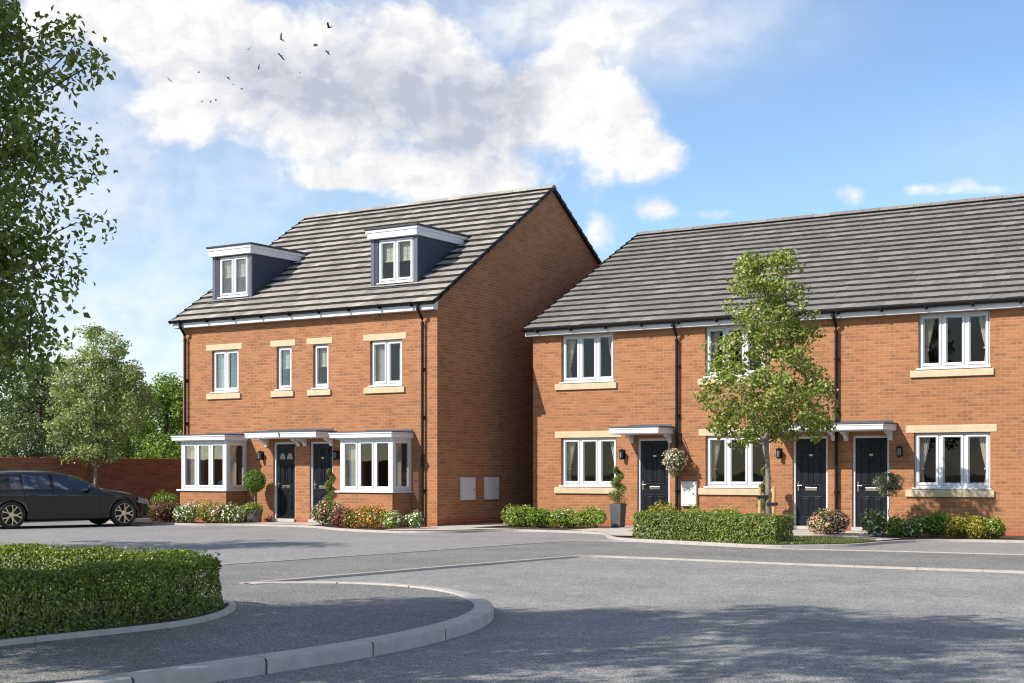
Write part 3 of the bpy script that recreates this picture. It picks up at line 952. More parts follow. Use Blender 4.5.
        c.box(ca, cb, cy, YA - .003, c0 + .03, c1 - .035)
        c.box(ca - .02, cb + .02, cy - .02, YA - .002, c1 - .035, c1)
        c.build('bay_fascia', M['fascia'], bw, bevel=.006)
        l = MB(o); e = .03
        l.add([(ca - e, cy - e, c1 + .003), (cb + e, cy - e, c1 + .003), (cb + e, YA - .005, c1 + .003), (ca - e, YA - .005, c1 + .003),
               (ca - e, cy - e, c1 + .022), (cb + e, cy - e, c1 + .022), (cb - .03, YA - .005, c1 + .055), (ca + .5, YA - .005, c1 + .055), (cb + e, YA - .005, c1 + .024), (ca - e, YA - .005, c1 + .024)],
              [(0, 3, 2, 1), (0, 1, 5, 4), (4, 5, 6, 7), (5, 8, 6), (4, 7, 9), (1, 2, 8, 5), (0, 4, 9, 3)])
        l.box(ca + .45, cb - .02, YA - .024, YA - .003, c1 + .05, c1 + .085)
        l.build('bay_lead_top', M['lead'], bw)
    # roof
    x0, x1 = -28.93, -20.05
    dorm = [(-28.27, -26.832), (-22.70, -21.235)]
    yd, yk = 28.95, 31.0
    def skip(x, y): return any(a + .10 < x < b - .10 and yd + .25 < y < yk - .55 for a, b in dorm)
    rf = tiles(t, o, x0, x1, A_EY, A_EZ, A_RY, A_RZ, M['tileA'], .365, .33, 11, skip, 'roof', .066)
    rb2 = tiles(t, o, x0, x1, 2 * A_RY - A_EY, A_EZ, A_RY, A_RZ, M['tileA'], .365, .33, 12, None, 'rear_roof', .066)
    u = MB(o)
    u.quad((x0 + .02, A_EY + .02, A_EZ), (x1 - .02, A_EY + .02, A_EZ), (x1 - .02, A_RY, A_RZ), (x0 + .02, A_RY, A_RZ))
    u.quad((x0 + .02, 2 * A_RY - A_EY - .02, A_EZ), (x1 - .02, 2 * A_RY - A_EY - .02, A_EZ), (x1 - .02, A_RY, A_RZ), (x0 + .02, A_RY, A_RZ))
    u.build('underlay', M['dark'], rf)
    ridge(t, o, x0 - .03, x1 + .03, A_RY, A_RZ + .03, M['tileA'])
    for x, s in ((x0, -1), (x1, 1)):
        verge(rf, o, x, A_EY, A_EZ, A_RY, A_RZ, .365, s)
        verge(rb2, o, x, 2 * A_RY - A_EY, A_EZ, A_RY, A_RZ, .365, s)
    f = MB(o)
    f.box(x0 + .10, x1 - .045, 28.045, 28.07, 5.325, 5.53); f.box(x0 + .10, x1 - .11, 28.07, YA - .003, 5.325, 5.345)
    f.box(x1 - .11, x1 - .045, 28.07, YA - .003, 5.325, 5.56); f.box(x0 + .02, x0 + .10, 28.045, YA + .1, 5.325, 5.56)
    f.build('fascia', M['fascia'], t, bevel=.004)
    gutter(t, o, x0 - .03, x1 + .01, 28.043, 5.525)
    downpipe(t, o, -20.515, YA, 5.46, 27.98); downpipe(t, o, -28.56, YA, 5.46, 27.98)
    # meter cupboards on the gable
    for y0, y1 in ((29.22, 29.81), (30.30, 30.90)):
        b = MB(o); b.box(XA1 + .002, XA1 + .075, y0, y1, .67, 1.24); b.box(XA1 + .0755, XA1 + .083, y0 + .035, y1 - .035, .705, 1.205)
        mb_ = b.build('meter_box', M['meter'], t, bevel=.008)
        k = MB(o); k.tube([(XA1 + .083, y1 - .08, .93), (XA1 + .091, y1 - .08, .93)], .018, 10); k.build('lock', M['black'], mb_)
    # dormers
    for a, b in dorm:
        d = MB(o)
        wa, wb, w0, w1 = a + .235, b - .125, 6.215, 7.315
        zt = 7.36
        zb = roofA(yd) + .02
        wall_front(d, a, b, zb, zt, yd, [(wa, wb, w0, w1)], .07)
        yt = A_EY + (zt - A_EZ) / SLA
        for x in (a, b): d.add([(x, yd, zb), (x, yt, zt), (x, yd, zt)], [(0, 1, 2)])
        dm = d.build('dormer', M['cheek'], t)
        tr = MB(o)
        tr.box(b - .095, b + .008, yd - .012, yd + .03, zb + .03, zt - .002); tr.box(a - .008, a + .10, yd - .012, yd + .03, zb + .03, zt - .002)
        tr.box(a + .10, b - .095, yd - .010, yd + .02, zb + .03, w0 - .05)
        tr.build('dormer_trim', M['dormer_trim'], dm)
        ld = MB(o); ld.add([(a - .12, yd - .13, roofA(yd - .13) + .072), (b + .12, yd - .13, roofA(yd - .13) + .072), (b + .10, yd + .0, roofA(yd) + .085), (a - .10, yd, roofA(yd) + .085)], [(0, 1, 2, 3)])
        ld.box(a - .01, b + .01, yd - .016, yd - .0125, zb, zb + .09)
        ld.build('lead_apron', M['lead'], dm)
        fr = window(dm, o, wa, wb, w0, w1, yd, [1, 1], sill=False, lintel=False, dress='blind', dress_mat='blind', deep=.02)
        for ch in list(fr.children): ch.parent = dm
        fr.name = 'window_frame'
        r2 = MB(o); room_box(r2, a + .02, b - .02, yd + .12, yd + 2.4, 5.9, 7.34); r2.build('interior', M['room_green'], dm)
        fa, fb, fy = a - .10, b + .075, yd - .125
        yk1 = A_EY + (7.60 - A_EZ) / SLA - .06
        fb_ = MB(o)
        # fascia in two steps, cut back along the slope at its rear end
        def sideprof(x0_, x1_, yy, c, e):
            ya_, yb_ = A_EY + (c - A_EZ) / SLA + .10, A_EY + (e - A_EZ) / SLA + .10
            fb_.prism_x([(yy, c), (ya_, c), (yb_, e), (yy, e)], x0_, x1_)
        sideprof(fa + .035, fb - .02, fy + .02, 7.345, 7.50)
        sideprof(fa, fb, fy, 7.50, 7.575)
        fb_.build('dormer_fascia', M['fascia'], dm, bevel=.005)
        l = MB(o)
        yb_ = A_EY + (7.64 - A_EZ) / SLA + .12
        l.prism_x([(fy - .03, 7.578), (yb_, 7.578), (yb_ + .03, 7.635), (fy - .03, 7.625)], fa - .03, fb + .03)
        l.build('dormer_lead_roof', M['lead_blue'], dm, bevel=.006)
    return t
M['lead_blue'] = plain('dark_lead', (.035, .038, .05), .45, var=.15)
house_left()

# ------------------------------------------------------------------ two-storey terrace on the right
YB = 30.818
XB0, XB1, YBB = -18.962, -3.02, 42.95
B_EY, B_EZ, B_RY, B_RZ = 30.58, 4.955, 36.88, 8.225
SLB = (B_RZ - B_EZ) / (B_RY - B_EY)
def roofB(y): return B_EZ + SLB * ((y - B_EY) if y < B_RY else (2 * B_RY - B_EY - y))
def terrace():
    o = (-11.0, YB, 0)
    t = thing('terraced_house', 'long low two-storey orange brick terrace on the right with dark doors under white porch canopies', 'house', o)
    low = [(-18.136, -16.560), (-14.176, -12.570), (-9.232, -7.607), (-6.30, -4.72)]
    up = [(-18.125, -16.635), (-14.189, -12.69), (-9.132, -7.617), (-6.22, -4.74)]
    drs = [(-15.982, -15.118), (-12.011, -11.179), (-10.614, -9.778), (-4.15, -3.31)]
    lz0, lz1, uz0, uz1 = 1.04, 2.225, 3.63, 4.80
    m = MB(o)
    holes = [(a, b, lz0 - .03, lz1) for a, b in low] + [(a, b, uz0 - .03, uz1) for a, b in up] + [(a, b, ZG - .01, 2.19) for a, b in drs]
    wall_front(m, XB0, XB1, -.3, roofB(YB) - .01, YB, holes)
    for x in (XB0, XB1):
        m.add([(x, YB, -.3), (x, YBB, -.3), (x, YBB, roofB(YBB) - .01), (x, B_RY, B_RZ - .01), (x, YB, roofB(YB) - .01)], [(0, 1, 2, 3, 4)])
    m.quad((XB0, YBB, -.3), (XB1, YBB, -.3), (XB1, YBB, 5.0), (XB0, YBB, 5.0))
    m.build('wall', M['brick'], t)
    pl = MB(o)
    e = [XB0 - .004] + [v for a, b in drs for v in (a - .01, b + .01)] + [XB1 + .004]
    for i in range(0, len(e), 2): pl = MB(o); pl.box(e[i], e[i + 1], YB - .005, YB + .05, -.3, .15); pl.build('plinth', M['brick_red'], t)
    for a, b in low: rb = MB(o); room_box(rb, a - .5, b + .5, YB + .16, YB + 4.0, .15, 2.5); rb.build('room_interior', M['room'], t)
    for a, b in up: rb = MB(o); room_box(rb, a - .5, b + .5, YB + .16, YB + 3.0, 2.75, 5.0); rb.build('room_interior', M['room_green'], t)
    for i, (a, b) in enumerate(low):
        window(t, o, a, b, lz0, lz1, YB, [1, 1, 1], dress='tied', lin=(a - .175, b + .14))
    for i, (a, b) in enumerate(up):
        window(t, o, a, b, uz0, uz1, YB, [1, 1, 1], lintel=False, dress='tied')
    for a, b in drs: door(t, o, a, b, ZG, 2.19, YB)
    canopy(t, o, -16.30, -14.97, YB, .88, 2.275, 2.43, [-16.12, -15.09])
    canopy(t, o, -12.38, -9.60, YB, .95, 2.275, 2.42, [-12.20, -11.02, -10.74, -9.74], joint=-10.87)
    for x, z in ((-16.36, 1.80), (-12.30, 1.80), (-9.52, 1.82)): lamp(t, o, x, YB, z)
    b = MB(o); b.box(-14.775, -14.375, YB - .085, YB - .002, .567, 1.153); b.box(-14.745, -14.405, YB - .094, YB - .0855, .597, 1.123)
    mb_ = b.build('meter_box', M['meter'], t, bevel=.008)
    k = MB(o); k.tube([(-14.45, YB - .094, .86), (-14.45, YB - .102, .86)], .018, 10); k.build('lock', M['black'], mb_)
    x0, x1 = -19.10, -2.93
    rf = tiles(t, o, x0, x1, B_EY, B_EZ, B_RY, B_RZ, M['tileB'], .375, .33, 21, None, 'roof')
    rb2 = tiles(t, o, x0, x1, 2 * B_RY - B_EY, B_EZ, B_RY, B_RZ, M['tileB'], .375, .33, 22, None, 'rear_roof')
    u = MB(o)
    u.quad((x0 + .02, B_EY + .02, B_EZ), (x1 - .02, B_EY + .02, B_EZ), (x1 - .02, B_RY, B_RZ), (x0 + .02, B_RY, B_RZ))
    u.quad((x0 + .02, 2 * B_RY - B_EY - .02, B_EZ), (x1 - .02, 2 * B_RY - B_EY - .02, B_EZ), (x1 - .02, B_RY, B_RZ), (x0 + .02, B_RY, B_RZ))
    u.build('underlay', M['dark'], rf)
    ridge(t, o, x0 - .02, x1 + .02, B_RY, B_RZ + .03, M['tileB'])
    for x, s in ((x0, -1), (x1, 1)):
        verge(rf, o, x, B_EY, B_EZ, B_RY, B_RZ, .375, s); verge(rb2, o, x, 2 * B_RY - B_EY, B_EZ, B_RY, B_RZ, .375, s)
    f = MB(o)
    f.box(x0 + .02, x1 - .02, 30.625, 30.65, 4.81, 5.01); f.box(x0 + .02, x1 - .02, 30.65, YB - .003, 4.812, 4.832)
    f.box(x0 + .02, x0 + .10, 30.65, YB + .1, 4.833, 5.02)
    f.build('fascia', M['fascia'], t, bevel=.004)
    gutter(t, o, x0 + .01, x1 - .01, 30.623, 4.985, .07)
    downpipe(t, o, -14.90, YB, 4.97, 30.56); downpipe(t, o, -10.965, YB, 4.97, 30.56); downpipe(t, o, -6.62, YB, 4.97, 30.56)
    return t
terrace()
# ------------------------------------------------------------------ ground
def sheet(name, poly, z, mat, kind='structure', skirt=0):
    tris = tessellate_polygon([[Vector((x, y, 0)) for x, y in poly]])
    m = MB()
    m.add([(x, y, z) for x, y in poly], [tuple(t) for t in tris])
    o = m.build(name, mat)
    # face up
    me = o.data
    if me.polygons[0].normal.z < 0: me.flip_normals()
    return tag(o, kind=kind)

def offset(line, d):
    """parallel copy of an open plan polyline, d to the left"""
    P = np.array(line, float); n = len(P); out = []
    for i in range(n):
        a = P[max(i - 1, 0)]; b = P[min(i + 1, n - 1)]
        t = (b - a) / np.linalg.norm(b - a); out.append((P[i][0] - t[1] * d, P[i][1] + t[0] * d))
    return out

def smooth(line, k=6):
    """Catmull-Rom through the points"""
    P = [Vector(p) for p in line]; out = []
    for i in range(len(P) - 1):
        p0 = P[max(i - 1, 0)]; p1 = P[i]; p2 = P[i + 1]; p3 = P[min(i + 2, len(P) - 1)]
        for j in range(k):
            t = j / k
            q = .5 * ((2 * p1) + (p2 - p0) * t + (2 * p0 - 5 * p1 + 4 * p2 - p3) * t * t + (3 * p1 - p0 - 3 * p2 + p3) * t ** 3)
            out.append((q.x, q.y))
    out.append((P[-1].x, P[-1].y))
    return out

def strip(name, line, width, z0, z1, mat, joint=.9, rad=.02, zfun=None, label=None, parent=None, gap=.006):
    """kerb or edging stones swept along a plan line (line = one edge, stones lie to its left), with dark joints"""
    P, s = along(line)
    tot = s[-1]
    m = MB(); jn = MB()
    q = 0.0
    while q < tot - .02:
        e = min(q + joint, tot)
        nseg = max(1, int((e - q) / .12))
        qs = np.linspace(q + gap / 2, e - gap / 2, nseg + 1)
        vs = []; fs = []
        for k in qs:
            x = np.interp(k, s, P[:, 0]); y = np.interp(k, s, P[:, 1])
            x2 = np.interp(min(k + .06, tot), s, P[:, 0]) - np.interp(max(k - .06, 0), s, P[:, 0]); y2 = np.interp(min(k + .06, tot), s, P[:, 1]) - np.interp(max(k - .06, 0), s, P[:, 1])
            l = math.hypot(x2, y2); nx, ny = -y2 / l, x2 / l
            zt = z1 if zfun is None else zfun(k / tot)
            prof = [(0, z0), (0, zt - rad), (rad * .3, zt - rad * .3), (rad, zt), (width - .006, zt), (width, zt - .006), (width, z0)]
            vs += [(x + nx * d, y + ny * d, z) for d, z in prof]
        n = 7
        for i in range(nseg):
            for k in range(n - 1): fs.append((i * n + k, (i + 1) * n + k, (i + 1) * n + k + 1, i * n + k + 1))
        fs += [tuple(range(n)), tuple(nseg * n + k for k in range(n - 1, -1, -1))]
        m.add(vs, fs)
        q = e
    o = m.build(name, mat, parent, angle=35)
    return tag(o, kind='structure') if parent is None else o

g = MB(); g.quad((-500, -400, -.32), (500, -400, -.32), (500, 600, -.32), (-500, 600, -.32))
tag(g.build('ground', M['turf']), kind='structure')

L2 = [(-12.29, 13.12), (-12.12, 15.2), (-11.95, 17.2), (-11.75, 19.2), (-11.62, 20.25), (-11.3, 20.5), (-10.0, 20.47), (-8.4, 20.35), (-6.5, 20.36), (-4.6, 20.5), (0, 20.8), (12, 21.6), (40, 23.5)]
ARC = [(-8.4, -14), (-7.8, 0), (-7.42, 4.5), (-7.30, 6.4), (-7.22, 7.6), (-7.14, 8.8), (-7.22, 10.0), (-7.50, 11.2), (-7.98, 12.2), (-8.55, 12.92), (-9.2, 13.5), (-9.95, 13.9), (-10.75, 14.05), (-11.55, 13.88), (-12.1, 13.45), (-12.27, 13.14)]
ARCs = smooth(ARC, 7)
KW = .20
def dist_line2(x, y):
    d = 1e9
    for i in range(len(L2) - 1):
        ax, ay = L2[i]; bx, by = L2[i + 1]
        u = max(0, min(1, ((x - ax) * (bx - ax) + (y - ay) * (by - ay)) / ((bx - ax) ** 2 + (by - ay) ** 2)))
        d = min(d, math.hypot(x - ax - u * (bx - ax), y - ay - u * (by - ay)))
    return d
def road_z(x, y):
    k = min(1, dist_line2(x, y) / 4.5); k = k * k * (3 - 2 * k)
    return -.020 - .080 * k + .006 * math.sin(x * .6 + y * .35)
nx, ny = 110, 90
xs = np.r_[np.linspace(-13.2, 2, 78), np.linspace(2.8, 45, 32)]; ys = np.r_[np.linspace(-20, 5, 20), np.linspace(5.3, 24.5, 70)]
V = [(x, y, road_z(x, y)) for y in ys for x in xs]
F = [(j * nx + i, j * nx + i + 1, (j + 1) * nx + i + 1, (j + 1) * nx + i) for j in range(ny - 1) for i in range(nx - 1)]
tag(np_mesh('road', np.array(V), np.array(F), M['road'], smooth=True), kind='structure')

# footway: everything left of the kerb and a strip beyond the crossing line
arc_in = offset(ARCs, KW)
L1 = [(-30, 14.6), (-20, 15.2), (-15.4, 15.3), (-14.95, 15.9), (-14.75, 18.0), (-14.5, 21.0), (-14.32, 23.6), (-13.9, 24.75), (-13.0, 24.95), (-11.6, 24.55), (-9.62, 24.13), (-7.83, 24.35), (-5.52, 24.55), (0, 24.9), (12, 25.8), (40, 27.8)]
L1s = smooth(L1, 4)
foot = [p for p in arc_in if p[1] > -14.5]
poly = [(-45, -14)] + foot[:-2] + L2 + list(reversed(L1s)) + [(-45, 14.0)]
sheet('pavement', poly, 0.0, M['footway'])
drv = L1s + [(40, 60), (-70, 60), (-70, 13), (-45, 13.6)]
sheet('driveway_ground', drv, 0.004, M['drive'])
kt = None
def kz(u): return .012 if u < .86 else .012 - .0 * (u - .86)
strip('kerb', ARCs, KW, -.22, .016, M['kerb'], joint=1.22, rad=.03, parent=kt, gap=.022)
strip('kerb', offset(ARCs, .012), KW - .02, -.22, .004, M['joint'], joint=200, rad=.01)
strip('kerb', offset(L2, 0), .10, -.12, .009, M['kerb_pale'], joint=.915, rad=.012, parent=kt)
strip('kerb', offset(L1s, 0), .05, -.06, .013, M['kerb_pale'], joint=.915, rad=.006, parent=kt)

# planted corner inside the curved edging
BED = smooth([(-9.95, -6), (-9.75, 2), (-9.60, 6.0), (-9.54, 7.5), (-9.40, 8.7), (-9.42, 9.35), (-9.68, 10.05), (-10.15, 10.72), (-10.6, 11.05), (-11.3, 11.22), (-13, 11.3), (-18, 11.3)], 6)
strip('kerb', BED, .07, -.1, .045, M['kerb'], joint=.915, rad=.012, parent=kt)
sheet('bed_ground', offset(BED, .06) + [(-18, -6)], .022, M['soil'])

# frontage: mulch beds, paving and pale edging in front of the houses
FRONT = [(-30.6, 26.7), (-29.3, 26.45), (-27.9, 26.3), (-26.4, 26.35), (-25.55, 26.85), (-24.2, 27.0), (-22.9, 26.85), (-21.6, 26.1), (-20.3, 25.65), (-19.2, 25.6), (-18.4, 26.1), (-17.9, 27.2), (-17.3, 27.75), (-15.9, 27.7), (-15.0, 27.3), (-14.1, 25.9), (-13.3, 25.2), (-11.6, 24.75), (-10.1, 24.33), (-9.35, 24.8), (-8.75, 25.6), (-8.5, 27.0), (-8.0, 28.0), (-6.9, 28.5), (-4, 28.7), (0, 28.8)]
FS = smooth(FRONT, 5)
strip('kerb', FS, .09, -.1, .055, M['kerb_pale'], joint=.915, rad=.01, parent=kt)
fin = offset(FS, .085)
sheet('bed_ground', fin + [(0, 31.2), (-30.6, 31.2)], .040, M['soil'])
def paving(name, poly, z=.062, tx=.45):
    o = sheet(name, poly, z, M['paver'])
    return o
t = NT('pale_paving')
b = t.n('ShaderNodeTexBrick', offset=.5)
t.set(b, 'Vector', t.obj())
for k, v in (('Color1', (.50, .45, .40, 1)), ('Color2', (.42, .38, .345, 1)), ('Mortar', (.20, .18, .16, 1)), ('Scale', 1.0), ('Mortar Size', .006), ('Brick Width', .6), ('Row Height', .45)): t.set(b, k, v)
kk = t.maprange(t.noise(t.obj(), 6, 4, .6), .3, .7, .85, 1.15, False)
kc = t.n('ShaderNodeCombineColor'); [t.set(kc, i, kk) for i in range(3)]
M['paver'] = t.done(t.bsdf(t.mix(1.0, b.outputs[0], kc.outputs[0], 'MULTIPLY'), .85, 0, t.bump(b.outputs[1], -.3, .004), .3))
paving('path', [(-25.75, 26.95), (-24.2, 27.09), (-23.1, 27.02), (-23.1, 28.235), (-25.75, 28.235)])
paving('path', [(-16.25, 27.85), (-15.9, 27.8), (-15.0, 27.4), (-14.1, 26.05), (-13.35, 26.2), (-13.7, 27.6), (-14.9, 28.2), (-14.9, 30.805), (-16.25, 30.805)])
paving('path', [(-12.35, 27.6), (-10.0, 27.5), (-8.75, 26.9), (-8.62, 27.9), (-9.45, 28.4), (-9.45, 30.805), (-10.75, 30.805), (-10.75, 29.7), (-11.0, 29.7), (-11.0, 30.805), (-12.35, 30.805)])
paving('path', [(-20.0, 25.95), (-19.3, 25.75), (-18.6, 26.2), (-18.2, 27.2), (-17.5, 27.85), (-18.9, 27.9), (-19.05, 36), (-20.05, 36), (-20.0, 28)])
# lawn tongue between the hedge and the path
lawn = [(-10.6, 24.62), (-10.1, 24.45), (-9.45, 24.92), (-8.88, 25.7), (-8.72, 26.85), (-10.0, 27.45), (-12.3, 27.5), (-12.6, 26.2), (-10.4, 25.6)]
sheet('lawn', lawn, .058, M['turf'])
rng = np.random.default_rng(31)
pts = []
from mathutils.geometry import intersect_point_tri_2d
tris = tessellate_polygon([[Vector((x, y, 0)) for x, y in lawn]])
for tr in tris:
    a, b_, c = [np.array(lawn[i]) for i in tr]
    ar = abs(np.cross(b_ - a, c - a)) / 2
    n = int(ar * 2600)
    u = rng.uniform(0, 1, (n, 2)); fl = u.sum(1) > 1; u[fl] = 1 - u[fl]
    pts.append(a + u[:, :1] * (b_ - a) + u[:, 1:] * (c - a))
pts = np.concatenate(pts)
n = len(pts)
an = rng.uniform(0, 6.28, n); hh = rng.uniform(.025, .06, n); le = rng.normal(0, .02, (n, 2)); w = .006
B = np.c_[pts, np.full(n, .056)]
Vg = np.stack([B + np.c_[np.cos(an), np.sin(an), 0 * an] * w, B - np.c_[np.cos(an), np.sin(an), 0 * an] * w, B + np.c_[le, hh]], 1).reshape(-1, 3)
tag(np_mesh('grass', Vg, np.arange(3 * n).reshape(-1, 3), M['grass']), 'short grass tongue between hedge and path', 'grass', kind='stuff')

# boundary wall beyond the car
bw = thing('boundary_wall', 'dark red brick garden wall behind the parked car with a tile-on-edge top', 'wall', (-32.6, 30, 0))
o = (-32.6, 30, 0)
m = MB(o); m.box(-32.82, -32.6, 12, 44, -.3, 1.66)
for y in (16.5, 22.5, 28.5, 34.5, 40.5): m.box(-32.87, -32.545, y - .16, y + .17, -.3, 1.665)
m.build('wall', M['brick_wall'], bw)
c = MB(o); y = 12.0
rr = random.Random(4)
while y < 44:
    c.box(-32.835, -32.585, y + .004, y + .068, 1.668, 1.775 + rr.uniform(-.004, .004)); y += .075
c.build('coping', M['brick_red'], bw)
mo = MB(o); mo.box(-32.825, -32.595, 12.01, 43.99, 1.661, 1.76); mo.build('coping_mortar', M['kerb'], bw)
# ------------------------------------------------------------------ planting
TH = R(32.45); CS, SN = math.cos(TH), math.sin(TH)
def bush_row(): pass
GA = 'shrubs in the bed under the left bay window'
bush('flowering_shrub', 'bronze red shrub at the left end of the bed, nearest the parked car', (-28.15, 26.95, .04), .62, .45, .60, M['leaf_red'], 3200, .055, .03, 41, group=GA, flowers=(M['fl_red'], 120, .03))
bush('shrub', 'plain green shrub behind the bronze red one, against the corner of the left house', (-29.25, 28.0, .04), .55, .45, .85, M['leaf_bright'], 2600, .06, .032, 42, group=GA)
bush('flowering_shrub', 'white flowered shrub between the bronze red shrub and the golden one', (-27.15, 26.9, .04), .44, .38, .56, M['leaf_mid'], 1800, .05, .028, 43, group=GA, flowers=(M['fl_white'], 330, .042))
bush('shrub', 'golden leaved shrub under the left bay window', (-26.55, 27.0, .04), .42, .36, .62, M['leaf_yellow'], 2000, .05, .028, 44, group=GA)
bush('flowering_shrub', 'pale pink flowered shrub under the right half of the left bay window', (-26.12, 26.85, .04), .42, .36, .52, M['leaf_mid'], 1800, .05, .028, 45, group=GA, flowers=(M['fl_pink'], 260, .04))
bush('flowering_shrub', 'white flowered shrub at the right end of the left bay, left of the ball topiary', (-25.80, 27.08, .04), .42, .34, .54, M['leaf_mid'], 1700, .05, .028, 46, group=GA, flowers=(M['fl_white'], 360, .044))
GB = 'shrubs in the bed under the right bay window'
bush('flowering_shrub', 'pink and cream flowered shrub at the left end of the bed by the second door', (-22.55, 27.02, .04), .52, .42, .66, M['leaf_mid'], 2400, .05, .028, 51, group=GB, flowers=(M['fl_pink'], 420, .042))
bush('flowering_shrub', 'low red flowered shrub between the pink shrub and the orange one', (-21.85, 26.80, .04), .48, .42, .52, M['leaf_red'], 2200, .048, .028, 52, group=GB, flowers=(M['fl_red'], 200, .036))
bush('flowering_shrub', 'wide orange flowered shrub under the right bay window', (-21.02, 26.62, .04), .66, .42, .56, M['leaf_mid'], 2800, .05, .028, 53, group=GB, flowers=(M['fl_orange'], 620, .042))
bush('flowering_shrub', 'lime shrub with cream flowers right of the orange one', (-20.12, 26.50, .04), .40, .36, .46, M['leaf_lime'], 1700, .05, .028, 54, group=GB, flowers=(M['fl_white'], 120, .04))
bush('flowering_shrub', 'white flowered shrub at the foot of the black downpipe by the gable corner', (-19.75, 26.85, .04), .36, .32, .44, M['leaf_mid'], 1400, .05, .028, 55, group=GB, flowers=(M['fl_white'], 150, .042))
GC = 'shrubs along the front of the terrace'
S = [('shrub', 'golden tipped shrub at the far left end of the terrace bed, against the shaded gable', -18.62, 29.35, .55, .55, 'leaf_lime', None, 61),
     ('shrub', 'green shrub second along from the left corner of the terrace', -17.85, 29.25, .55, .50, 'leaf_bright', None, 62),
     ('flowering_shrub', 'lime shrub with white flowers low down, under the left window of the terrace', -17.00, 29.25, .56, .52, 'leaf_lime', ('fl_white', 70, .045), 63),
     ('shrub', 'lime shrub beside the tall grey planter', -16.35, 29.3, .42, .54, 'leaf_lime', None, 64),
     ('shrub', 'golden orange shrub behind the clipped hedge, in front of the first terrace door', -14.50, 29.2, .52, .68, 'leaf_yellow', None, 65),
     ('shrub', 'lime shrub below the white meter box on the terrace front', -13.72, 29.2, .52, .62, 'leaf_lime', None, 66),
     ('shrub', 'lime shrub under the middle ground floor window of the terrace', -12.85, 29.2, .52, .60, 'leaf_lime', None, 67),
     ('flowering_shrub', 'round pink flowered shrub between the two right hand doors', -10.56, 29.0, .50, .58, 'leaf_mid', ('fl_pink', 900, .04), 68),
     ('flowering_shrub', 'white flowered shrub right of the rightmost door, under the small olive', -9.62, 29.1, .34, .56, 'leaf_mid', ('fl_white', 260, .045), 69),
     ('shrub', 'small lime shrub between the two white flowered ones by the right window', -9.10, 29.3, .33, .46, 'leaf_lime', None, 70),
     ('flowering_shrub', 'small white flowered shrub under the left edge of the right window', -8.72, 29.15, .30, .44, 'leaf_mid', ('fl_white', 150, .042), 71),
     ('shrub', 'bright green shrub under the middle of the right window', -8.28, 29.3, .46, .52, 'leaf_bright', None, 72),
     ('shrub', 'golden green shrub under the right edge of the right window', -7.72, 29.25, .46, .50, 'leaf_yellow', None, 73),
     ('shrub', 'lime shrub at the right end of the terrace bed', -7.22, 29.3, .42, .46, 'leaf_lime', None, 74)]
for nm, lb, x, y, r, h, lm, fl, sd in S:
    bush(nm, lb, (x, y, .04), r, r * .85, h, M[lm], int(5200 * r), .062, .034, sd, group=GC, flowers=(M[fl[0]], fl[1], fl[2]) if fl else None)

def spiral(name, label, loc, h0, h1, pot, seed, r=.19):
    """clipped spiral topiary in a planter"""
    t = thing(name, label, 'potted plant', loc, 'potted topiary by the doors')
    rng = np.random.default_rng(seed)
    p = MB()
    w = .15
    if pot == 'tall':
        p.add([(-.12, -.12, 0), (.12, -.12, 0), (.12, .12, 0), (-.12, .12, 0), (-w, -w, h0), (w, -w, h0), (w, w, h0), (-w, w, h0), (-w + .02, -w + .02, h0), (w - .02, -w + .02, h0), (w - .02, w - .02, h0), (-w + .02, w - .02, h0), (-w + .02, -w + .02, h0 - .04), (w - .02, -w + .02, h0 - .04), (w - .02, w - .02, h0 - .04), (-w + .02, w - .02, h0 - .04)],
              [(0, 1, 5, 4), (1, 2, 6, 5), (2, 3, 7, 6), (3, 0, 4, 7), (4, 5, 9, 8), (5, 6, 10, 9), (6, 7, 11, 10), (7, 4, 8, 11), (8, 9, 13, 12), (9, 10, 14, 13), (10, 11, 15, 14), (11, 8, 12, 15), (12, 13, 14, 15), (3, 2, 1, 0)])
    else:
        p.lathe([(0, 0), (.13, 0), (.17, h0 - .03), (.185, h0 - .03), (.185, h0), (.16, h0), (.155, h0 - .04), (0, h0 - .04)])
    p.build('pot', M['pot'], t, angle=40)
    s = MB(); s.tube([(0, 0, h0 - .05), (0, 0, h1 - .05)], .014, 6); s.build('stem', M['bark_dark'], t)
    n = 3400
    f = rng.uniform(0, 1, n) ** .85
    a = f * 2 * math.pi * 2.6 + .6
    rad = r * (1 - .62 * f)
    c = np.c_[np.cos(a) * rad * .50, np.sin(a) * rad * .50, h0 + .04 + (h1 - h0 - .05) * f]
    d = ball(n, rng)
    P = c + d * np.c_[rad * .72, rad * .72, rad * .62]
    leaves('foliage', P, unit(d + [0, 0, .3]), .036, .02, M['leaf_mid'], t, rng)
    return t
spiral('spiral_topiary', 'spiral clipped shrub beside the second door of the left pair, half hidden by pink flowers', (-23.05, 27.75, .04), .40, 1.40, 'round', 81, .22)
spiral('spiral_topiary', 'spiral clipped shrub in a tall square grey planter left of the first terrace door', (-16.0, 29.85, .062), .56, 1.42, 'tall', 82, .24)
spiral('spiral_topiary', 'slim spiral clipped shrub behind the staked street tree, left of the second terrace door', (-12.40, 30.15, .062), .36, 1.42, 'round', 83, .21)

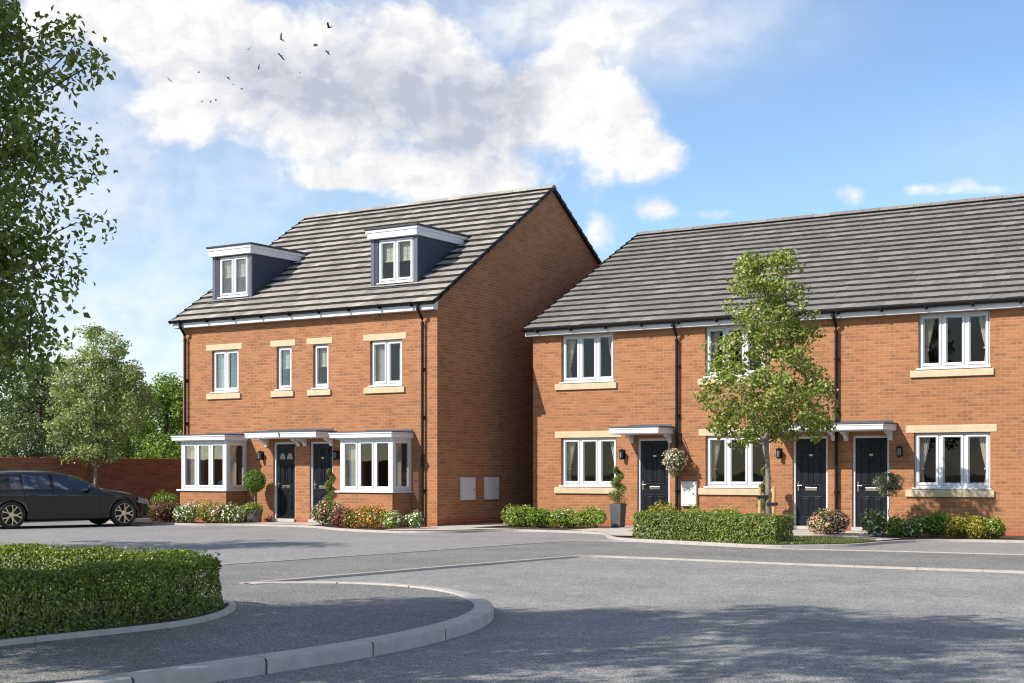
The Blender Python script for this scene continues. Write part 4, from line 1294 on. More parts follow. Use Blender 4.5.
t = thing('ball_topiary', 'ball topiary on a bare stem in a brown pot between left bay and door', 'potted plant', (-25.62, 27.75, .062), 'potted topiary by the doors')
p = MB(); p.lathe([(0, 0), (.17, 0), (.205, .28), (.225, .28), (.225, .33), (.19, .33), (.185, .29), (0, .29)], n=24); p.build('pot', M['pot_brown'], t, angle=40)
s = MB(); s.tube([(0, 0, .25), (.01, 0, .6), (0, .005, .95)], [.018, .015, .014], 7); s.build('stem', M['bark'], t)
rng = np.random.default_rng(84)
d = unit(rng.normal(0, 1, (4200, 3))); P = d * (.29 * rng.uniform(.35, 1.05, (4200, 1)) ** .5) + [0, 0, 1.07]
leaves('foliage', P, d, .045, .027, M['leaf_bright'], t, rng)
d = unit(rng.normal(0, 1, (1300, 3))); P = d * rng.uniform(.2, 1, (1300, 1)) * [.30, .30, .17] + [-.05, -.05, .36]
leaves('underplanting', P, unit(d + [0, 0, .4]), .055, .03, M['leaf_lime'], t, rng)

t = thing('olive_tree', 'small grey green olive on a thin stem right of the rightmost door', 'small tree', (-9.50, 29.95, .04))
rng = np.random.default_rng(85)
def env_small(rng, n):
    d = unit(rng.normal(0, 1, (n, 3))); return d * rng.uniform(.3, 1, (n, 1)) * [.30, .28, .30] + [0, 0, 1.08]
grow(t, (-9.50, 29.95, .04), 1.2, env_small, 40, 2100, .062, .017, M['leaf_olive'], M['bark'], 85, clump_r=.10, r0=.016, first=.62, top=.8, rtip=.0035)

t = thing('hanging_basket', 'hanging basket of white and green trailing flowers beside the first terrace door', 'hanging basket', (-14.80, 30.43, 1.60))
b = MB(); b.tube([(0, .385, .42), (0, .385, .70)], .012, 6); b.tube([(0, .385, .66), (0, .1, .66), (0, 0, .62)], .010, 6); b.tube([(0, .385, .45), (0, .2, .52), (0, .05, .655)], .008, 6); b.build('bracket', M['black'], t)
b = MB()
for k in range(3): a = k * 2.094; b.tube([(0, 0, .62), (.2 * math.cos(a), .2 * math.sin(a), .06)], .004, 4)
b.build('chain', M['black'], t)
b = MB(); b.lathe([(0, -.17), (.09, -.15), (.17, -.07), (.20, .05), (.185, .05), (.15, .0), (0, 0)]); b.build('basket', M['pot_brown'], t, smooth=True)
rng = np.random.default_rng(86)
d = unit(rng.normal(0, 1, (2200, 3))); P = d * rng.uniform(.4, 1.05, (2200, 1)) ** .5 * [.27, .25, .24] + [0, 0, .06]
P *= (1 + .16 * np.sin(P[:, :1] * 31 + 1) * np.cos(P[:, 1:2] * 27) + .1 * np.sin(P[:, 2:] * 35)); low = P[:, 2] < -.02; P[low, 2] -= rng.uniform(0, .20, low.sum()); P[low, :2] *= .75
leaves('foliage', P, d, .045, .024, M['leaf_olive'], t, rng)
Pn = d[:230] * rng.uniform(.7, 1.12, (230, 1)) * [.29, .27, .26] + [0, 0, .06]
tag(leaves('flowers', Pn, d[:230], .055, .05, M['fl_peach'], t, rng, spread=.4), kind='stuff')

HG = None
hedge('clipped_hedge', 'low clipped hedge turning the corner inside the curved kerb in the left foreground', (-10.0, 8.5, .0), smooth([(-10.02, 5.2), (-10.0, 7.4), (-10.0, 9.0), (-10.06, 9.8), (-10.36, 10.36), (-11.1, 10.5), (-12.5, 10.45), (-14.8, 10.4)], 6), .50, .54, M['leaf_hedge'], 3300, .036, .022, 91)
hedge('clipped_hedge', 'low clipped hedge in front of the terrace, at the foot of the staked young tree', (-11.6, 25.4, .03), [(-13.30, 25.88), (-11.5, 25.40), (-9.92, 25.04)], .60, .52, M['leaf_mid'], 2300, .05, .03, 92)

# trees -------------------------------------------------------------
t = thing('broadleaf_tree', 'big broadleaf tree reaching into the left edge of the picture', 'tree', (-10.36, 5.87, 0))
grow(t, (-10.36, 5.87, 0), 6.3, env_profile(2.2, 1.95, 6.4, ([0, .1, .25, .45, .62, .8, 1], [.78, 1.02, 1.03, .98, .92, .78, .3]), .18), 1100, 99000, .064, .040, M['leaf_big'], M['bark_dark'], 109, clump_r=.30, r0=.12, first=.3, droop=.7)
t = thing('broadleaf_tree', 'tall broadleaf tree out of view that shades the road', 'tree', (-9.75, 2.0, 0))
grow(t, (-9.75, 2.0, 0), 10.4, env_ellipsoid(3.7, 3.7, 5.3, 10.6, rough=.4, widest=.4), 190, 13000, .15, .10, M['leaf_big'], M['bark_dark'], 102, clump_r=.52, r0=.16, first=.5, droop=.5)
t = thing('broadleaf_tree', 'broadleaf tree out of view on the left of the driveway', 'tree', (-22.5, 12.6, 0))
grow(t, (-22.5, 12.6, 0), 7.5, env_ellipsoid(2.5, 2.5, 2.6, 7.6, rough=.4, widest=.4), 110, 6500, .16, .10, M['leaf_big'], M['bark_dark'], 104, clump_r=.5, r0=.12, first=.35, droop=.5)
t = thing('young_tree', 'slender young tree standing just behind the black car', 'tree', (-31.55, 27.65, 0))
grow(t, (-31.55, 27.65, 0), 5.5, env_profile(1.5, 1.7, 5.6, ([0, .08, .25, .45, .65, .82, .93, 1], [.35, .65, .95, 1, .85, .62, .4, .12]), .24), 300, 20000, .085, .05, M['leaf_grey'], M['bark'], 105, clump_r=.24, r0=.06, first=.3)
t = thing('street_tree', 'young light green street tree tied to two stakes in front of the terrace', 'tree', (-10.64, 26.0, 0))
grow(t, (-10.64, 26.0, 0), 5.6, env_profile(1.34, 1.95, 5.68, ([0, .08, .2, .33, .48, .7, .86, .95, 1], [.5, .85, 1, .92, .72, .62, .57, .45, .2]), .22), 300, 13000, .088, .056, M['leaf_street'], M['bark'], 106, clump_r=.22, r0=.062, first=.27)
for sx, lb in ((-.135, 'timber stake on the left of the young street tree trunk'), (.135, 'timber stake on the right of the young street tree trunk')):
    st = thing('tree_stake', lb, 'stake', (-10.64 + sx * CS, 25.95 + sx * SN, 0), 'stakes of the young street tree')
    m = MB(); m.lathe([(0, -.2), (.034, -.2), (.034, 1.07), (.026, 1.09), (0, 1.09)], n=12); m.build('post', M['timber'], st, angle=40)
    z = .90 if sx < 0 else .76
    k = MB(); dx = -sx * CS * 1.15; dy = -sx * SN * 1.15 + .03
    k.tube([(-dx * .22, -dy * .22, z - .03), (-dx * .22, -dy * .22, z + .03)], .045, 10)
    u = Vector((-SN, CS, 0)) * .04
    a = Vector((0, 0, z)); b2 = Vector((dx, dy, z))
    k.add([a + u + Vector((0, 0, q)) for q in (-.03, .03)] + [b2 + u + Vector((0, 0, q)) for q in (.03, -.03)] + [a - u + Vector((0, 0, q)) for q in (-.03, .03)] + [b2 - u + Vector((0, 0, q)) for q in (.03, -.03)],
          [(0, 1, 2, 3), (7, 6, 5, 4), (0, 4, 5, 1), (3, 2, 6, 7), (1, 5, 6, 2), (0, 3, 7, 4)])
    k.build('tie', M['strap'], st)
def far_tree(px, Z, zt, wid, z0, lm, label, seed, n, leaf, bark='bark_dark', rough=.3, widest=.4):
    lat = (px - 512) / 1422.2 * Z
    x, y = lat * CS - Z * SN, lat * SN + Z * CS
    t = thing('background_tree', label, 'tree', (x, y, 0), 'trees beyond the boundary wall')
    grow(t, (x, y, -.3), zt, env_ellipsoid(wid, wid, z0, zt, rough=rough, widest=widest), max(110, n // 90), n * 2, leaf, leaf * .6, M[lm], M[bark], seed, clump_r=wid * .24, r0=.14, first=.15)
far_tree(166, 50, 5.0, 1.9, .4, 'leaf_bright', 'bright green bushy tree beyond the wall, beside the left house corner', 111, 10000, .115)
far_tree(40, 49, 5.2, 2.2, .4, 'leaf_dark', 'dark dense tree beyond the wall, behind the car bonnet', 112, 9000, .12)
far_tree(128, 56, 5.4, 2.2, .4, 'leaf_mid', 'mid green tree beyond the wall between the young tree and the bright one', 113, 9000, .12)
far_tree(-8, 52, 6.2, 2.8, .4, 'leaf_grey', 'grey green tree beyond the wall at the left edge of the picture', 114, 10000, .12)
far_tree(80, 60, 5.2, 2.6, .4, 'leaf_dark', 'dark tree farthest back, behind the crown of the young tree', 115, 8000, .13)
far_tree(-70, 50, 7.0, 3.0, .4, 'leaf_dark', 'dark tree beyond the wall just out of view on the left', 116, 6000, .16)
far_tree(206, 62, 5.0, 2.5, .4, 'leaf_bright', 'bright tree hidden behind the left house', 117, 5000, .14)
# ------------------------------------------------------------------ the car
def pchip(x, X, Y):
    X = np.array(X, float); Y = np.array(Y, float); h = np.diff(X); d = np.diff(Y) / h
    m = np.zeros(len(X)); m[0] = d[0]; m[-1] = d[-1]
    for i in range(1, len(X) - 1):
        if d[i - 1] * d[i] > 0:
            w1 = 2 * h[i] + h[i - 1]; w2 = h[i] + 2 * h[i - 1]; m[i] = (w1 + w2) / (w1 / d[i - 1] + w2 / d[i])
    i = np.clip(np.searchsorted(X, x) - 1, 0, len(h) - 1); t = (x - X[i]) / h[i]
    return (2 * t ** 3 - 3 * t ** 2 + 1) * Y[i] + (t ** 3 - 2 * t ** 2 + t) * h[i] * m[i] + (-2 * t ** 3 + 3 * t ** 2) * Y[i + 1] + (t ** 3 - t ** 2) * h[i] * m[i + 1]

M['paint'] = plain('black_car_paint', (.005, .0035, .003), .08, var=.05, spec=.7)
M['tyre'] = plain('tyre_rubber', (.014, .014, .014), .8, var=.2, scale=20)
M['alloy'] = plain('gold_silver_alloy', (.62, .52, .36), .28, .9, var=.05)
M['alloy_dark'] = plain('dark_alloy', (.02, .02, .02), .45, .5)
M['car_glass'] = glass_mat('car_glass', (.84, .87, .89), 5.0)
M['seat'] = plain('grey_upholstery', (.26, .26, .27), .8)
M['lamp_clear'] = plain('headlamp_glass', (.22, .23, .25), .06, var=.1, coat=.6)
M['lamp_red'] = plain('tail_lamp_red', (.35, .01, .01), .15, coat=1)
def car():
    t = thing('parked_car', 'shiny black hatchback parked on the driveway in front of the dark brick garden wall', 'car', (-29.27, 22.66, .006), rz=R(-20))
    WB = 2.81
    ks = sorted(set(np.round(np.r_[np.linspace(-.82, 3.64, 74), [.0, .24, .30, .96, 1.06, 2.05]], 4)))
    ys = []
    for y in ks:
        if not ys or y - ys[-1] > .012: ys.append(float(y))
        elif y in (.0, .24, .30, .96, 1.06, 2.05): ys[-1] = float(y)
    ys = np.array(ys)
    top = pchip(ys, [-.82, -.78, -.70, -.56, -.34, .1, .6, 1.15, 1.6, 2.42, 2.85, 3.25, 3.5, 3.6, 3.64], [.55, .86, 1.02, 1.18, 1.37, 1.405, 1.415, 1.395, 1.31, .965, .895, .825, .745, .65, .52])
    belt = pchip(ys, [-.82, -.78, -.70, -.3, .4, 1.2, 2.05, 2.3, 2.8, 3.25, 3.5, 3.6, 3.64], [.50, .80, .91, .935, .925, .905, .89, .885, .835, .765, .68, .59, .46])
    wb = pchip(ys, [-.82, -.74, -.6, -.2, .6, 2.0, 2.6, 3.1, 3.4, 3.56, 3.64], [.60, .76, .82, .865, .885, .865, .855, .80, .73, .62, .44])
    wm = wb + pchip(ys, [-.82, -.6, 0, 1.2, 2.8, 3.4, 3.64], [.03, .03, .035, .01, .035, .05, .04])
    wr = pchip(ys, [-.82, -.72, -.56, -.3, .4, 1.15, 1.6, 2.2, 2.45, 2.85, 3.64], [.45, .58, .60, .60, .61, .60, .615, .74, .74, .70, .12])
    wr = np.minimum(wr, wb - .02)
    zr = np.where(ys < 2.2, np.maximum(top - pchip(ys, [-.82, -.56, 0, 1.1, 1.7, 2.2, 3.64], [.03, .06, .075, .075, .06, .03, .02]), belt + .004), belt + .35 * (top - belt) + .012)
    zb = pchip(ys, [-.82, -.5, 0, 2.8, 3.4, 3.64], [.30, .20, .17, .17, .19, .27])
    rows = []
    for i, y in enumerate(ys):
        b = (wb[i], belt[i]); r = (wr[i], zr[i])
        L = lambda f: (b[0] + (r[0] - b[0]) * f + .012 * math.sin(math.pi * f), b[1] + (r[1] - b[1]) * f)
        rows.append([(0, zb[i]), (wb[i] * .8, zb[i]), (wm[i] - .015, zb[i] + .06), (wm[i], zb[i] + (belt[i] - zb[i]) * .34), (wb[i] + .006, zb[i] + (belt[i] - zb[i]) * .70), (wb[i] + .024, zb[i] + (belt[i] - zb[i]) * .80), (wb[i] + .012, belt[i] - .015), b, L(.10), L(.55), L(.90), r, (wr[i] * .82, zr[i] + (top[i] - zr[i]) * .62), (wr[i] * .42, zr[i] + (top[i] - zr[i]) * .93), (0, top[i])])
    n = len(rows[0]); V = []; F = []; mi = []
    for i, y in enumerate(ys):
        # bow the nose and tail in plan
        for k in range(n): V.append((rows[i][k][0], y, rows[i][k][1]))
        for k in range(1, n - 1): V.append((-rows[i][k][0], y, rows[i][k][1]))
    m = 2 * n - 2
    def vi(i, k, s):
        if s > 0 or k in (0, n - 1): return i * m + k
        return i * m + n + k - 1
    panes = {}
    def mat(i, k, s):
        yc = (ys[i] + ys[i + 1]) / 2
        if k in (8, 9):
            for q, (a, b) in enumerate(((.0, .24), (.30, .96), (1.06, 2.12))):
                if a < yc < b and zr[i] - belt[i] > .06 and zr[i + 1] - belt[i + 1] > .05: return 2 + q + (0 if s > 0 else 3)
        if k in (11, 12, 13) and 1.50 < yc < 2.36: return 8
        if k in (11, 12, 13) and -.70 < yc < -.40: return 9
        return 0
    for i in range(len(ys) - 1):
        for k in range(n - 1):
            for s in (1, -1):
                q = (vi(i, k, s), vi(i + 1, k, s), vi(i + 1, k + 1, s), vi(i, k + 1, s))
                F.append(q if s > 0 else q[::-1]); mi.append(mat(i, k, s))
    for i, rev in ((0, True), (len(ys) - 1, False)):
        loop = [vi(i, k, 1) for k in range(n)] + [vi(i, k, -1) for k in range(n - 2, 0, -1)]
        F.append(tuple(loop[::-1] if rev else loop)); mi.append(0)
    me = bpy.data.meshes.new('car_shell'); me.from_pydata(V, [], F)
    names = ['paint', 'black'] + ['car_glass'] * 8
    for nm in names: me.materials.append(M[nm] if nm != 'black' else M['dark'])
    me.polygons.foreach_set('material_index', mi)
    bm = bmesh.new(); bm.from_mesh(me); bmesh.ops.recalc_face_normals(bm, faces=bm.faces); bm.to_mesh(me); bm.free()
    shell = bpy.data.objects.new('car_shell', me); COL.objects.link(shell)
    c = MB()
    for yy in (0, WB):
        for sx in (-1, 1): c.tube([(sx * .56, yy, .325), (sx * 1.1, yy, .325)], .372, 32)
    co = c.build('arch_cutter', M['dark'])
    co.data.materials.clear()
    for nm in names: co.data.materials.append(M[nm] if nm != 'black' else M['dark'])
    co.data.polygons.foreach_set('material_index', [1] * len(co.data.polygons))
    md = shell.modifiers.new('b', 'BOOLEAN'); md.operation = 'DIFFERENCE'; md.object = co; md.solver = 'EXACT'
    bpy.context.view_layer.update()
    dg = bpy.context.evaluated_depsgraph_get()
    src = bpy.data.meshes.new_from_object(shell.evaluated_get(dg))
    bpy.data.objects.remove(shell); bpy.data.objects.remove(co)
    def take(pick, name, mats, inset=0):
        b = bmesh.new(); b.from_mesh(src)
        bmesh.ops.delete(b, geom=[f for f in b.faces if not pick(f)], context='FACES')
        me = bpy.data.meshes.new(name); b.to_mesh(me); b.free()
        me.materials.clear()
        for x in mats: me.materials.append(x)
        if len(mats) == 1: me.polygons.foreach_set('material_index', [0] * len(me.polygons))
        me.polygons.foreach_set('use_smooth', [True] * len(me.polygons)); me.set_sharp_from_angle(angle=R(38))
        o = bpy.data.objects.new(name, me); COL.objects.link(o); o.parent = t
        return o
    body = take(lambda f: f.material_index < 2, 'body', [M['paint'], M['dark']])
    for idx in range(2, 10):
        nm = 'windscreen' if idx == 8 else 'rear_window' if idx == 9 else 'side_window'
        take(lambda f: f.material_index == idx, nm, [M['car_glass']])
    def at(yy, z, s=1, out=.003):
        """point on the right flank"""
        i = int(np.argmin(abs(ys - yy)))
        pr = rows[i][2:8]
        zz = [p[1] for p in pr]; xx = [p[0] for p in pr]
        return (s * (float(np.interp(z, zz, xx)) + out), yy, z)
    # shut lines
    for s in (1, -1):
        q = MB()
        for pts in ([(.30, z) for z in np.linspace(.70, .93, 6)] + [], [(1.0, z) for z in np.linspace(.27, .92, 9)], [(2.17, z) for z in np.linspace(.27, .88, 9)], [(.42, z) for z in np.linspace(.27, .62, 6)]):
            for a, b in zip(pts[:-1], pts[1:]):
                p0, p1 = Vector(at(a[0], a[1], s)), Vector(at(b[0], b[1], s)); d = Vector((0, .005, 0))
                q.add([p0 - d, p0 + d, p1 + d, p1 - d], [(0, 1, 2, 3)])
        q.build('door_seam', M['dark'], body)
        for yy in (.50, 1.22):
            h = MB(); p = at(yy, .80, s, 0)
            h.tube([(p[0] - s * .005, yy - .09, .80), (p[0] + s * .025, yy - .07, .80), (p[0] + s * .028, yy + .07, .80), (p[0] - s * .005, yy + .09, .80)], .013, 8); h.build('door_handle', M['paint'], t, smooth=True)
        h = MB(); x = float(np.interp(1.95, ys, wb)) * s
        h.tube([(x - s * .03, 1.93, .93), (x + s * .07, 1.91, .95)], .02, 8)
        h.tube([(x + s * .05, 1.90, .985), (x + s * .09, 1.905, .99), (x + s * .17, 1.90, .985), (x + s * .205, 1.89, .98)], [.045, .07, .07, .04], 12)
        h.build('mirror', M['paint'], t, smooth=True)
        # lamps wrap the corners
        def patch(y0, y1, f0, f1, name, mat_, rows_=(3, 6), out=.006):
            i0, i1 = int(np.argmin(abs(ys - y0))), int(np.argmin(abs(ys - y1)))
            vs = []; fs = []; nn = 5
            for i in range(i0, i1 + 1):
                pr = rows[i][2:8]; zz = [p[1] for p in pr]; xx = [p[0] for p in pr]
                for k in range(nn):
                    fz = f0 + (f1 - f0) * k / (nn - 1)
                    z = zz[0] + (zz[-1] - zz[0]) * fz
                    vs.append((s * (float(np.interp(z, zz, xx)) + out), ys[i] + (out if y0 > 1 else -out), z))
            for i in range(i1 - i0):
                for k in range(nn - 1): fs.append((i * nn + k, (i + 1) * nn + k, (i + 1) * nn + k + 1, i * nn + k + 1))
            mm = MB(); mm.add(vs, fs); mm.build(name, mat_, t, smooth=True)
        patch(3.22, 3.60, .66, .93, 'headlight', M['lamp_clear'])
        patch(-.80, -.48, .68, .98, 'tail_light', M['lamp_red'])
        sk = MB()
        for yy0, yy1 in ((.42, 2.36),):
            pts = [at(y_, .215, s, .004) for y_ in np.linspace(yy0, yy1, 12)]
            sk.tube(pts, .022, 6)
        sk.build('sill_trim', M['black'], t, smooth=True)
    gr = MB(); gr.box(-.42, .42, 3.585, 3.655, .30, .40); gr.box(-.30, .30, 3.58, 3.648, .47, .50); gr.build('grille', M['black'], t, bevel=.01)
    # seats and dash behind the glass
    st = MB()
    for sx in (-.36, .36):
        for yy in (1.05, .12):
            st.box(sx - .24, sx + .24, yy - .05, yy + .45, .45, .58)
            st.add([(sx - .24, yy - .05, .55), (sx + .24, yy - .05, .55), (sx + .24, yy + .09, .55), (sx - .24, yy + .09, .55), (sx - .19, yy - .24, 1.08), (sx + .19, yy - .24, 1.08), (sx + .19, yy - .13, 1.08), (sx - .19, yy - .13, 1.08)], [(0, 1, 5, 4), (1, 2, 6, 5), (2, 3, 7, 6), (3, 0, 4, 7), (4, 5, 6, 7)])
            st.box(sx - .12, sx + .12, yy - .27, yy - .16, 1.10, 1.27)
    st.build('seat', M['seat'], t, bevel=.03)
    da = MB(); da.box(-.72, .72, 1.85, 2.15, .55, .90); da.tube([(.36 + .18 * math.cos(a), 1.72 - .05 * math.sin(a), .90 + .17 * math.sin(a)) for a in np.linspace(0, 6.283, 17)], .014, 6, cap=False); da.build('dashboard', M['dark'], t)
    fl = MB(); fl.box(-.78, .78, -.5, 2.3, .30, .33); fl.build('floor_pan', M['dark'], t)
    # wheels
    first = None
    for yy in (0, WB):
        for s in (1, -1):
            if first is None:
                w = MB()
                w.lathe([(.225, -.10), (.29, -.105), (.312, -.085), (.318, -.05), (.318, .05), (.312, .085), (.29, .105), (.235, .10), (.225, .085)], n=40)
                wo = w.build('wheel', M['tyre'], t, angle=30)
                rm = MB()
                rm.lathe([(.232, .085), (.238, .098), (.228, .100), (.215, .075), (.208, .02)], n=40)
                for k in range(5):
                    a0 = k * 2 * math.pi / 5 + .3
                    for da_, db_ in ((-.10, -.27), (.10, .27)):
                        pts = []
                        for rr, aa, zz in ((.055, a0 + da_ * .9, .070), (.13, a0 + da_ * 1.3, .082), (.222, a0 + db_, .084)): pts.append((rr, aa, zz))
                        vs = []
                        for rr, aa, zz in pts:
                            hw = .013 if rr < .2 else .014
                            for e, dz in ((-hw, 0), (hw, 0), (hw, -.03), (-hw, -.03)):
                                vs.append((rr * math.cos(aa) - e * math.sin(aa), rr * math.sin(aa) + e * math.cos(aa), zz + dz))
                        rm.add(vs, [(0, 1, 5, 4), (4, 5, 9, 8), (1, 2, 6, 5), (5, 6, 10, 9), (3, 0, 4, 7), (7, 4, 8, 11), (2, 3, 7, 6), (6, 7, 11, 10)])
                rm.lathe([(.07, .06), (.065, .085), (.03, .09), (0, .09)], n=20)
                rm.build('rim', M['alloy'], wo)
                bd = MB(); bd.lathe([(.228, -.02), (.228, .015), (0, .015)], n=32); bd.build('brake_disc', M['alloy_dark'], wo)
                first = wo
            else:
                wo = copy_tree(first, t)
            wo.location = (s * .80, yy, .332); wo.scale = (1.045,) * 3
            wo.rotation_euler = (0, R(90) * s, 0)
            if yy: wo.rotation_euler = (R(0), R(90) * s, 0)
    return t
car()

# ------------------------------------------------------------------ birds
def bird_mesh(flap, bank, seed):
    m = MB(); rr = random.Random(seed)
    m.tube([(-.13, 0, 0), (-.06, 0, .0), (.04, 0, .008), (.12, 0, .012), (.16, 0, .006)], [.006, .028, .036, .022, .004], 8)
    m.add([(-.11, -.012, 0), (-.11, .012, 0), (-.20, .035, -.004), (-.20, -.035, -.004)], [(0, 1, 2, 3)])
    for s in (-1, 1):
        vs = []
        th = .006
        for u, xf, xb in ((0, .06, -.07), (.14, .085, -.06), (.28, .06, -.065), (.42, -.04, -.10)):
            z = flap * u * (1 if u < .2 else 1.15) - .6 * flap * max(0, u - .2)
            vs += [(xf, s * (u + .02), z + th), (xb, s * (u + .02), z), (xb, s * (u + .02), z - th * .3), (xf, s * (u + .02), z - th)]
        fs = []
        for i in range(3):
            for k in range(4): fs.append((i * 4 + k, i * 4 + (k + 1) % 4, (i + 1) * 4 + (k + 1) % 4, (i + 1) * 4 + k))
        fs += [(0, 1, 2, 3), (15, 14, 13, 12)]
        m.add(vs, fs)
    return m
BIRDS = [(-38.7, 46.5, 20.1, 1.0, 'large dark bird at the top right of the flock'), (-39.2, 46.2, 19.4, 1.0, 'large dark bird just below the topmost one, wings spread'),
 (-40.4, 45.4, 19.6, .8, 'dark bird at the top middle of the flock'), (-38.8, 46.5, 19.1, .75, 'bird farthest right in the flock'),
 (-40.4, 45.4, 18.9, .75, 'bird straight below the top middle one'), (-41.6, 44.7, 19.2, .6, 'small bird alone at the upper left of the big ones'),
 (-41.2, 44.9, 18.4, .5, 'small bird in the middle of the flock, left of the faint one'), (-39.7, 45.8, 18.2, .35, 'faintest tiny bird, low on the right of the flock'),
 (-42.3, 44.2, 18.0, .6, 'upper bird of the three left of the middle'), (-42.1, 44.3, 17.7, .5, 'middle bird of the three left of the middle'),
 (-41.8, 44.5, 17.5, .6, 'lowest bird of the three left of the middle'), (-43.3, 43.5, 18.2, .45, 'small bird second from the far left'),
 (-44.4, 42.9, 17.9, .5, 'bird farthest left in the flock'), (-43.2, 43.6, 17.0, .45, 'left bird of the lowest row of three'),
 (-42.9, 43.8, 17.0, .45, 'middle bird of the lowest row of three'), (-42.7, 43.9, 17.0, .4, 'right bird of the lowest row of three')]
for i, (x, y, z, s, lb) in enumerate(BIRDS):
    o = bird_mesh(random.Random(i).uniform(-.5, .8), 0, i).build('bird', M['bird'], smooth=True)
    o.location = (x, y, z); o.scale = (s * .70,) * 3
    o.rotation_euler = (R(random.Random(i + 50).uniform(-35, 35)), R(random.Random(i + 80).uniform(-12, 12)), R(200 + random.Random(i + 9).uniform(-40, 40)))
    tag(o, lb, 'bird', 'birds flying in a loose flock')

# ------------------------------------------------------------------ light, sky, camera
SUN_AZ_X, SUN_AZ_Y = -.4472, -.8944
EL = R(39.5)
sd = bpy.data.lights.new('sun', 'SUN'); sd.energy = 4.5; sd.angle = R(.53); sd.color = (1.0, .93, .82)
so = bpy.data.objects.new('sun', sd); COL.objects.link(so)
to_sun = Vector((SUN_AZ_X * math.cos(EL), SUN_AZ_Y * math.cos(EL), math.sin(EL)))
so.rotation_euler = to_sun.to_track_quat('Z', 'Y').to_euler()
so.location = (-30, -30, 40)

w = NT('World', world=True)
SC.world = w.m
sky = w.n('ShaderNodeTexSky', sky_type='NISHITA')
sky.sun_disc = False; sky.sun_elevation = EL
sky.sun_rotation = math.atan2(SUN_AZ_X, SUN_AZ_Y)
sky.altitude = 50; sky.air_density = 1.0; sky.dust_density = .25; sky.ozone_density = 2.2
d = w.n('ShaderNodeTexCoord').outputs['Generated']
nrm = w.n('ShaderNodeVectorMath', operation='NORMALIZE'); w.set(nrm, 0, d)
sx = w.n('ShaderNodeSeparateXYZ'); w.set(sx, 0, nrm.outputs[0])
az = w.math('MULTIPLY', w.math('ARCTAN2', sx.outputs[0], sx.outputs[1]), 57.29578)
el = w.math('MULTIPLY', w.math('ARCSINE', sx.outputs[2]), 57.29578)
uv = w.n('ShaderNodeCombineXYZ'); w.set(uv, 0, az); w.set(uv, 1, w.math('MULTIPLY', el, 1.25))
def blobs(lst):
    tot = None
    for a, e, sa, se, wt in lst:
        q = w.math('ADD', w.math('POWER', w.math('MULTIPLY', w.math('SUBTRACT', az, a), 1 / sa), 2.0), w.math('POWER', w.math('MULTIPLY', w.math('SUBTRACT', el, e), 1 / se), 2.0))
        g_ = w.math('MULTIPLY', w.math('EXPONENT', w.math('MULTIPLY', q, -1.0)), wt)
        tot = g_ if tot is None else w.math('ADD', tot, g_)
    return tot
CL = [(-39.74,14.69,5.6,2.3,1.15),(-45.97,13.86,2.0,2.0,.8),(-43.67,17.1,5.43,1.74,.9),(-50.08,16.82,4.02,1.28,.7),(-35.75,17.0,2.2,1.5,.9),
 (-30.6,14.9,1.5,2.0,1.05),(-28.2,13.7,1.9,1.9,1.05),(-26.2,12.4,1.3,1.0,.75),(-29.5,16.6,1.2,1.0,.4),(-33.2,13.86,2.42,2.01,.85),(-36.5,11.5,2.6,1.0,1.0),(-32.9,11.5,1.9,.7,1.0),(-39.8,11.45,1.5,.45,.7),(-39.74,12.62,4.0,.8,.25),
 (-26.71,10.35,.8,.5,.9),(-24.72,10.11,1.4,.36,.66),(-19.0,10.65,.7,.46,.72),(-16.26,10.75,1.11,.34,.74),(-14.78,10.95,.7,.34,.6),(-13.69,10.6,1.08,.25,.55),(-28.91,9.3,1.0,.9,.72),(-45.78,11.5,.8,.5,.35)]
B1 = blobs(CL)
n1 = w.noise(uv.outputs[0], .30, 9, .56, .25)
n2 = w.noise(uv.outputs[0], 1.05, 6, .62, .3)
fb = w.math('ADD', w.math('MULTIPLY', w.math('SUBTRACT', n1, .5), 1.5), w.math('MULTIPLY', w.math('SUBTRACT', n2, .5), .5))
dens = w.math('ADD', B1, fb)
# generic broken cloud added outside the view, cover raised for white fill light
gen = w.noise(uv.outputs[0], .045, 7, .6)
away = w.maprange(w.math('ABSOLUTE', w.math('ADD', az, 32.45)), 24, 40, 0, 1)
up = w.maprange(el, 19, 28, 0, 1)
gmask = w.math('MAXIMUM', away, up)
dens = w.math('ADD', dens, w.math('MULTIPLY', gmask, w.math('MULTIPLY', w.math('SUBTRACT', gen, .36), 3.0)))
alpha = w.maprange(dens, .27, .95, 0, 1)
veil = blobs([(-50, 12, 7, 6, .50), (-44, 17.5, 9, 3, .35), (-27, 17.2, 5.5, 1.9, .62), (-33, 17.6, 6, 1.5, .4), (-38, 12, 6, 3, .25), (-50, 4, 9, 4, .45), (-12, 12, 5, 1.6, .12)])
alpha = w.math('MAXIMUM', alpha, w.math('MULTIPLY', veil, w.maprange(n1, .25, .75, .6, 1.3)), clamp=True)
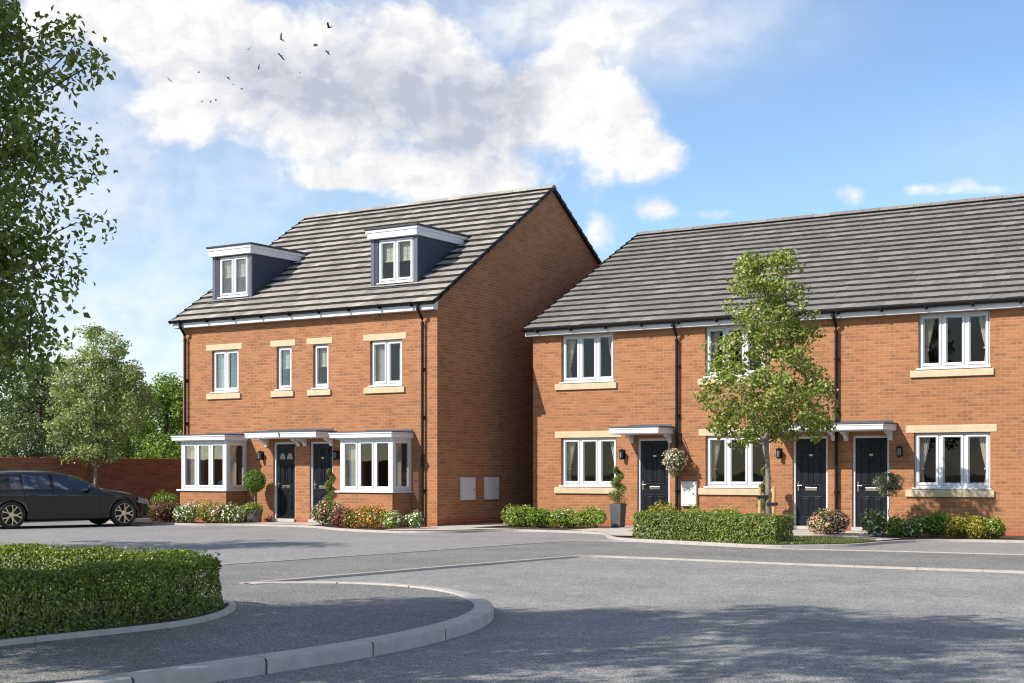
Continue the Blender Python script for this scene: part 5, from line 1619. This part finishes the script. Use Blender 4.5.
# shade: cloud bases and thick middles are grey violet, rims and tops white
core = blobs([(-38.2, 14.7, 4.4, 1.75, 1.25), (-34.0, 13.7, 2.2, 1.7, 1.15), (-42.5, 15.4, 2.6, 1.3, .6), (-32.0, 15.2, 1.4, 1.5, .45), (-36.5, 15.6, 2.2, .9, .3)])
shade = w.math('MULTIPLY', core, w.maprange(w.math('ADD', n1, w.math('MULTIPLY', n2, .35)), .45, .95, .82, .50, False))
shade = w.math('ADD', shade, w.math('MULTIPLY', w.maprange(n2, .35, .7, .22, 0), 1.0), clamp=True)
uv2 = w.n('ShaderNodeVectorMath', operation='ADD'); w.set(uv2, 0, uv.outputs[0]); w.set(uv2, 1, (-.45, .6, 0))
n1b = w.noise(uv2.outputs[0], .30, 9, .56, .25)
relief = w.maprange(w.math('SUBTRACT', n1, n1b), -.09, .07, 0, 1)
shade = w.math('ADD', w.math('MULTIPLY', shade, .82), w.math('MULTIPLY', w.math('SUBTRACT', 1.0, relief), .26), clamp=True)
white = w.mix(shade, (6.5, 6.35, 6.1), (3.1, 3.3, 3.95))
skyc = w.mix(alpha, w.mix(1.0, sky.outputs[0], (.90, .975, 1.03), 'MULTIPLY'), white)
bg = w.n('ShaderNodeBackground'); w.set(bg, 0, skyc); w.set(bg, 1, .12)
w.link(bg.outputs[0], w.out.inputs[0])

cd = bpy.data.cameras.new('camera'); co = bpy.data.objects.new('camera', cd); COL.objects.link(co)
cd.sensor_width = 36; cd.lens = 50.0; cd.shift_y = (471 - 341.5) / 1024; cd.clip_start = .1; cd.clip_end = 2000
co.location = (0, 0, 1.4); co.rotation_euler = (R(90), 0, R(32.45))
SC.camera = co
SC.view_settings.view_transform = 'Standard'; SC.view_settings.look = 'None'; SC.view_settings.gamma = 1; SC.view_settings.use_curve_mapping = False
SC.view_settings.exposure = .55
SC.cycles.use_denoising = True; SC.cycles.filter_width = 1.15
SC.cycles.max_bounces = 6; SC.cycles.transparent_max_bounces = 12; SC.cycles.caustics_reflective = False; SC.cycles.caustics_refractive = False
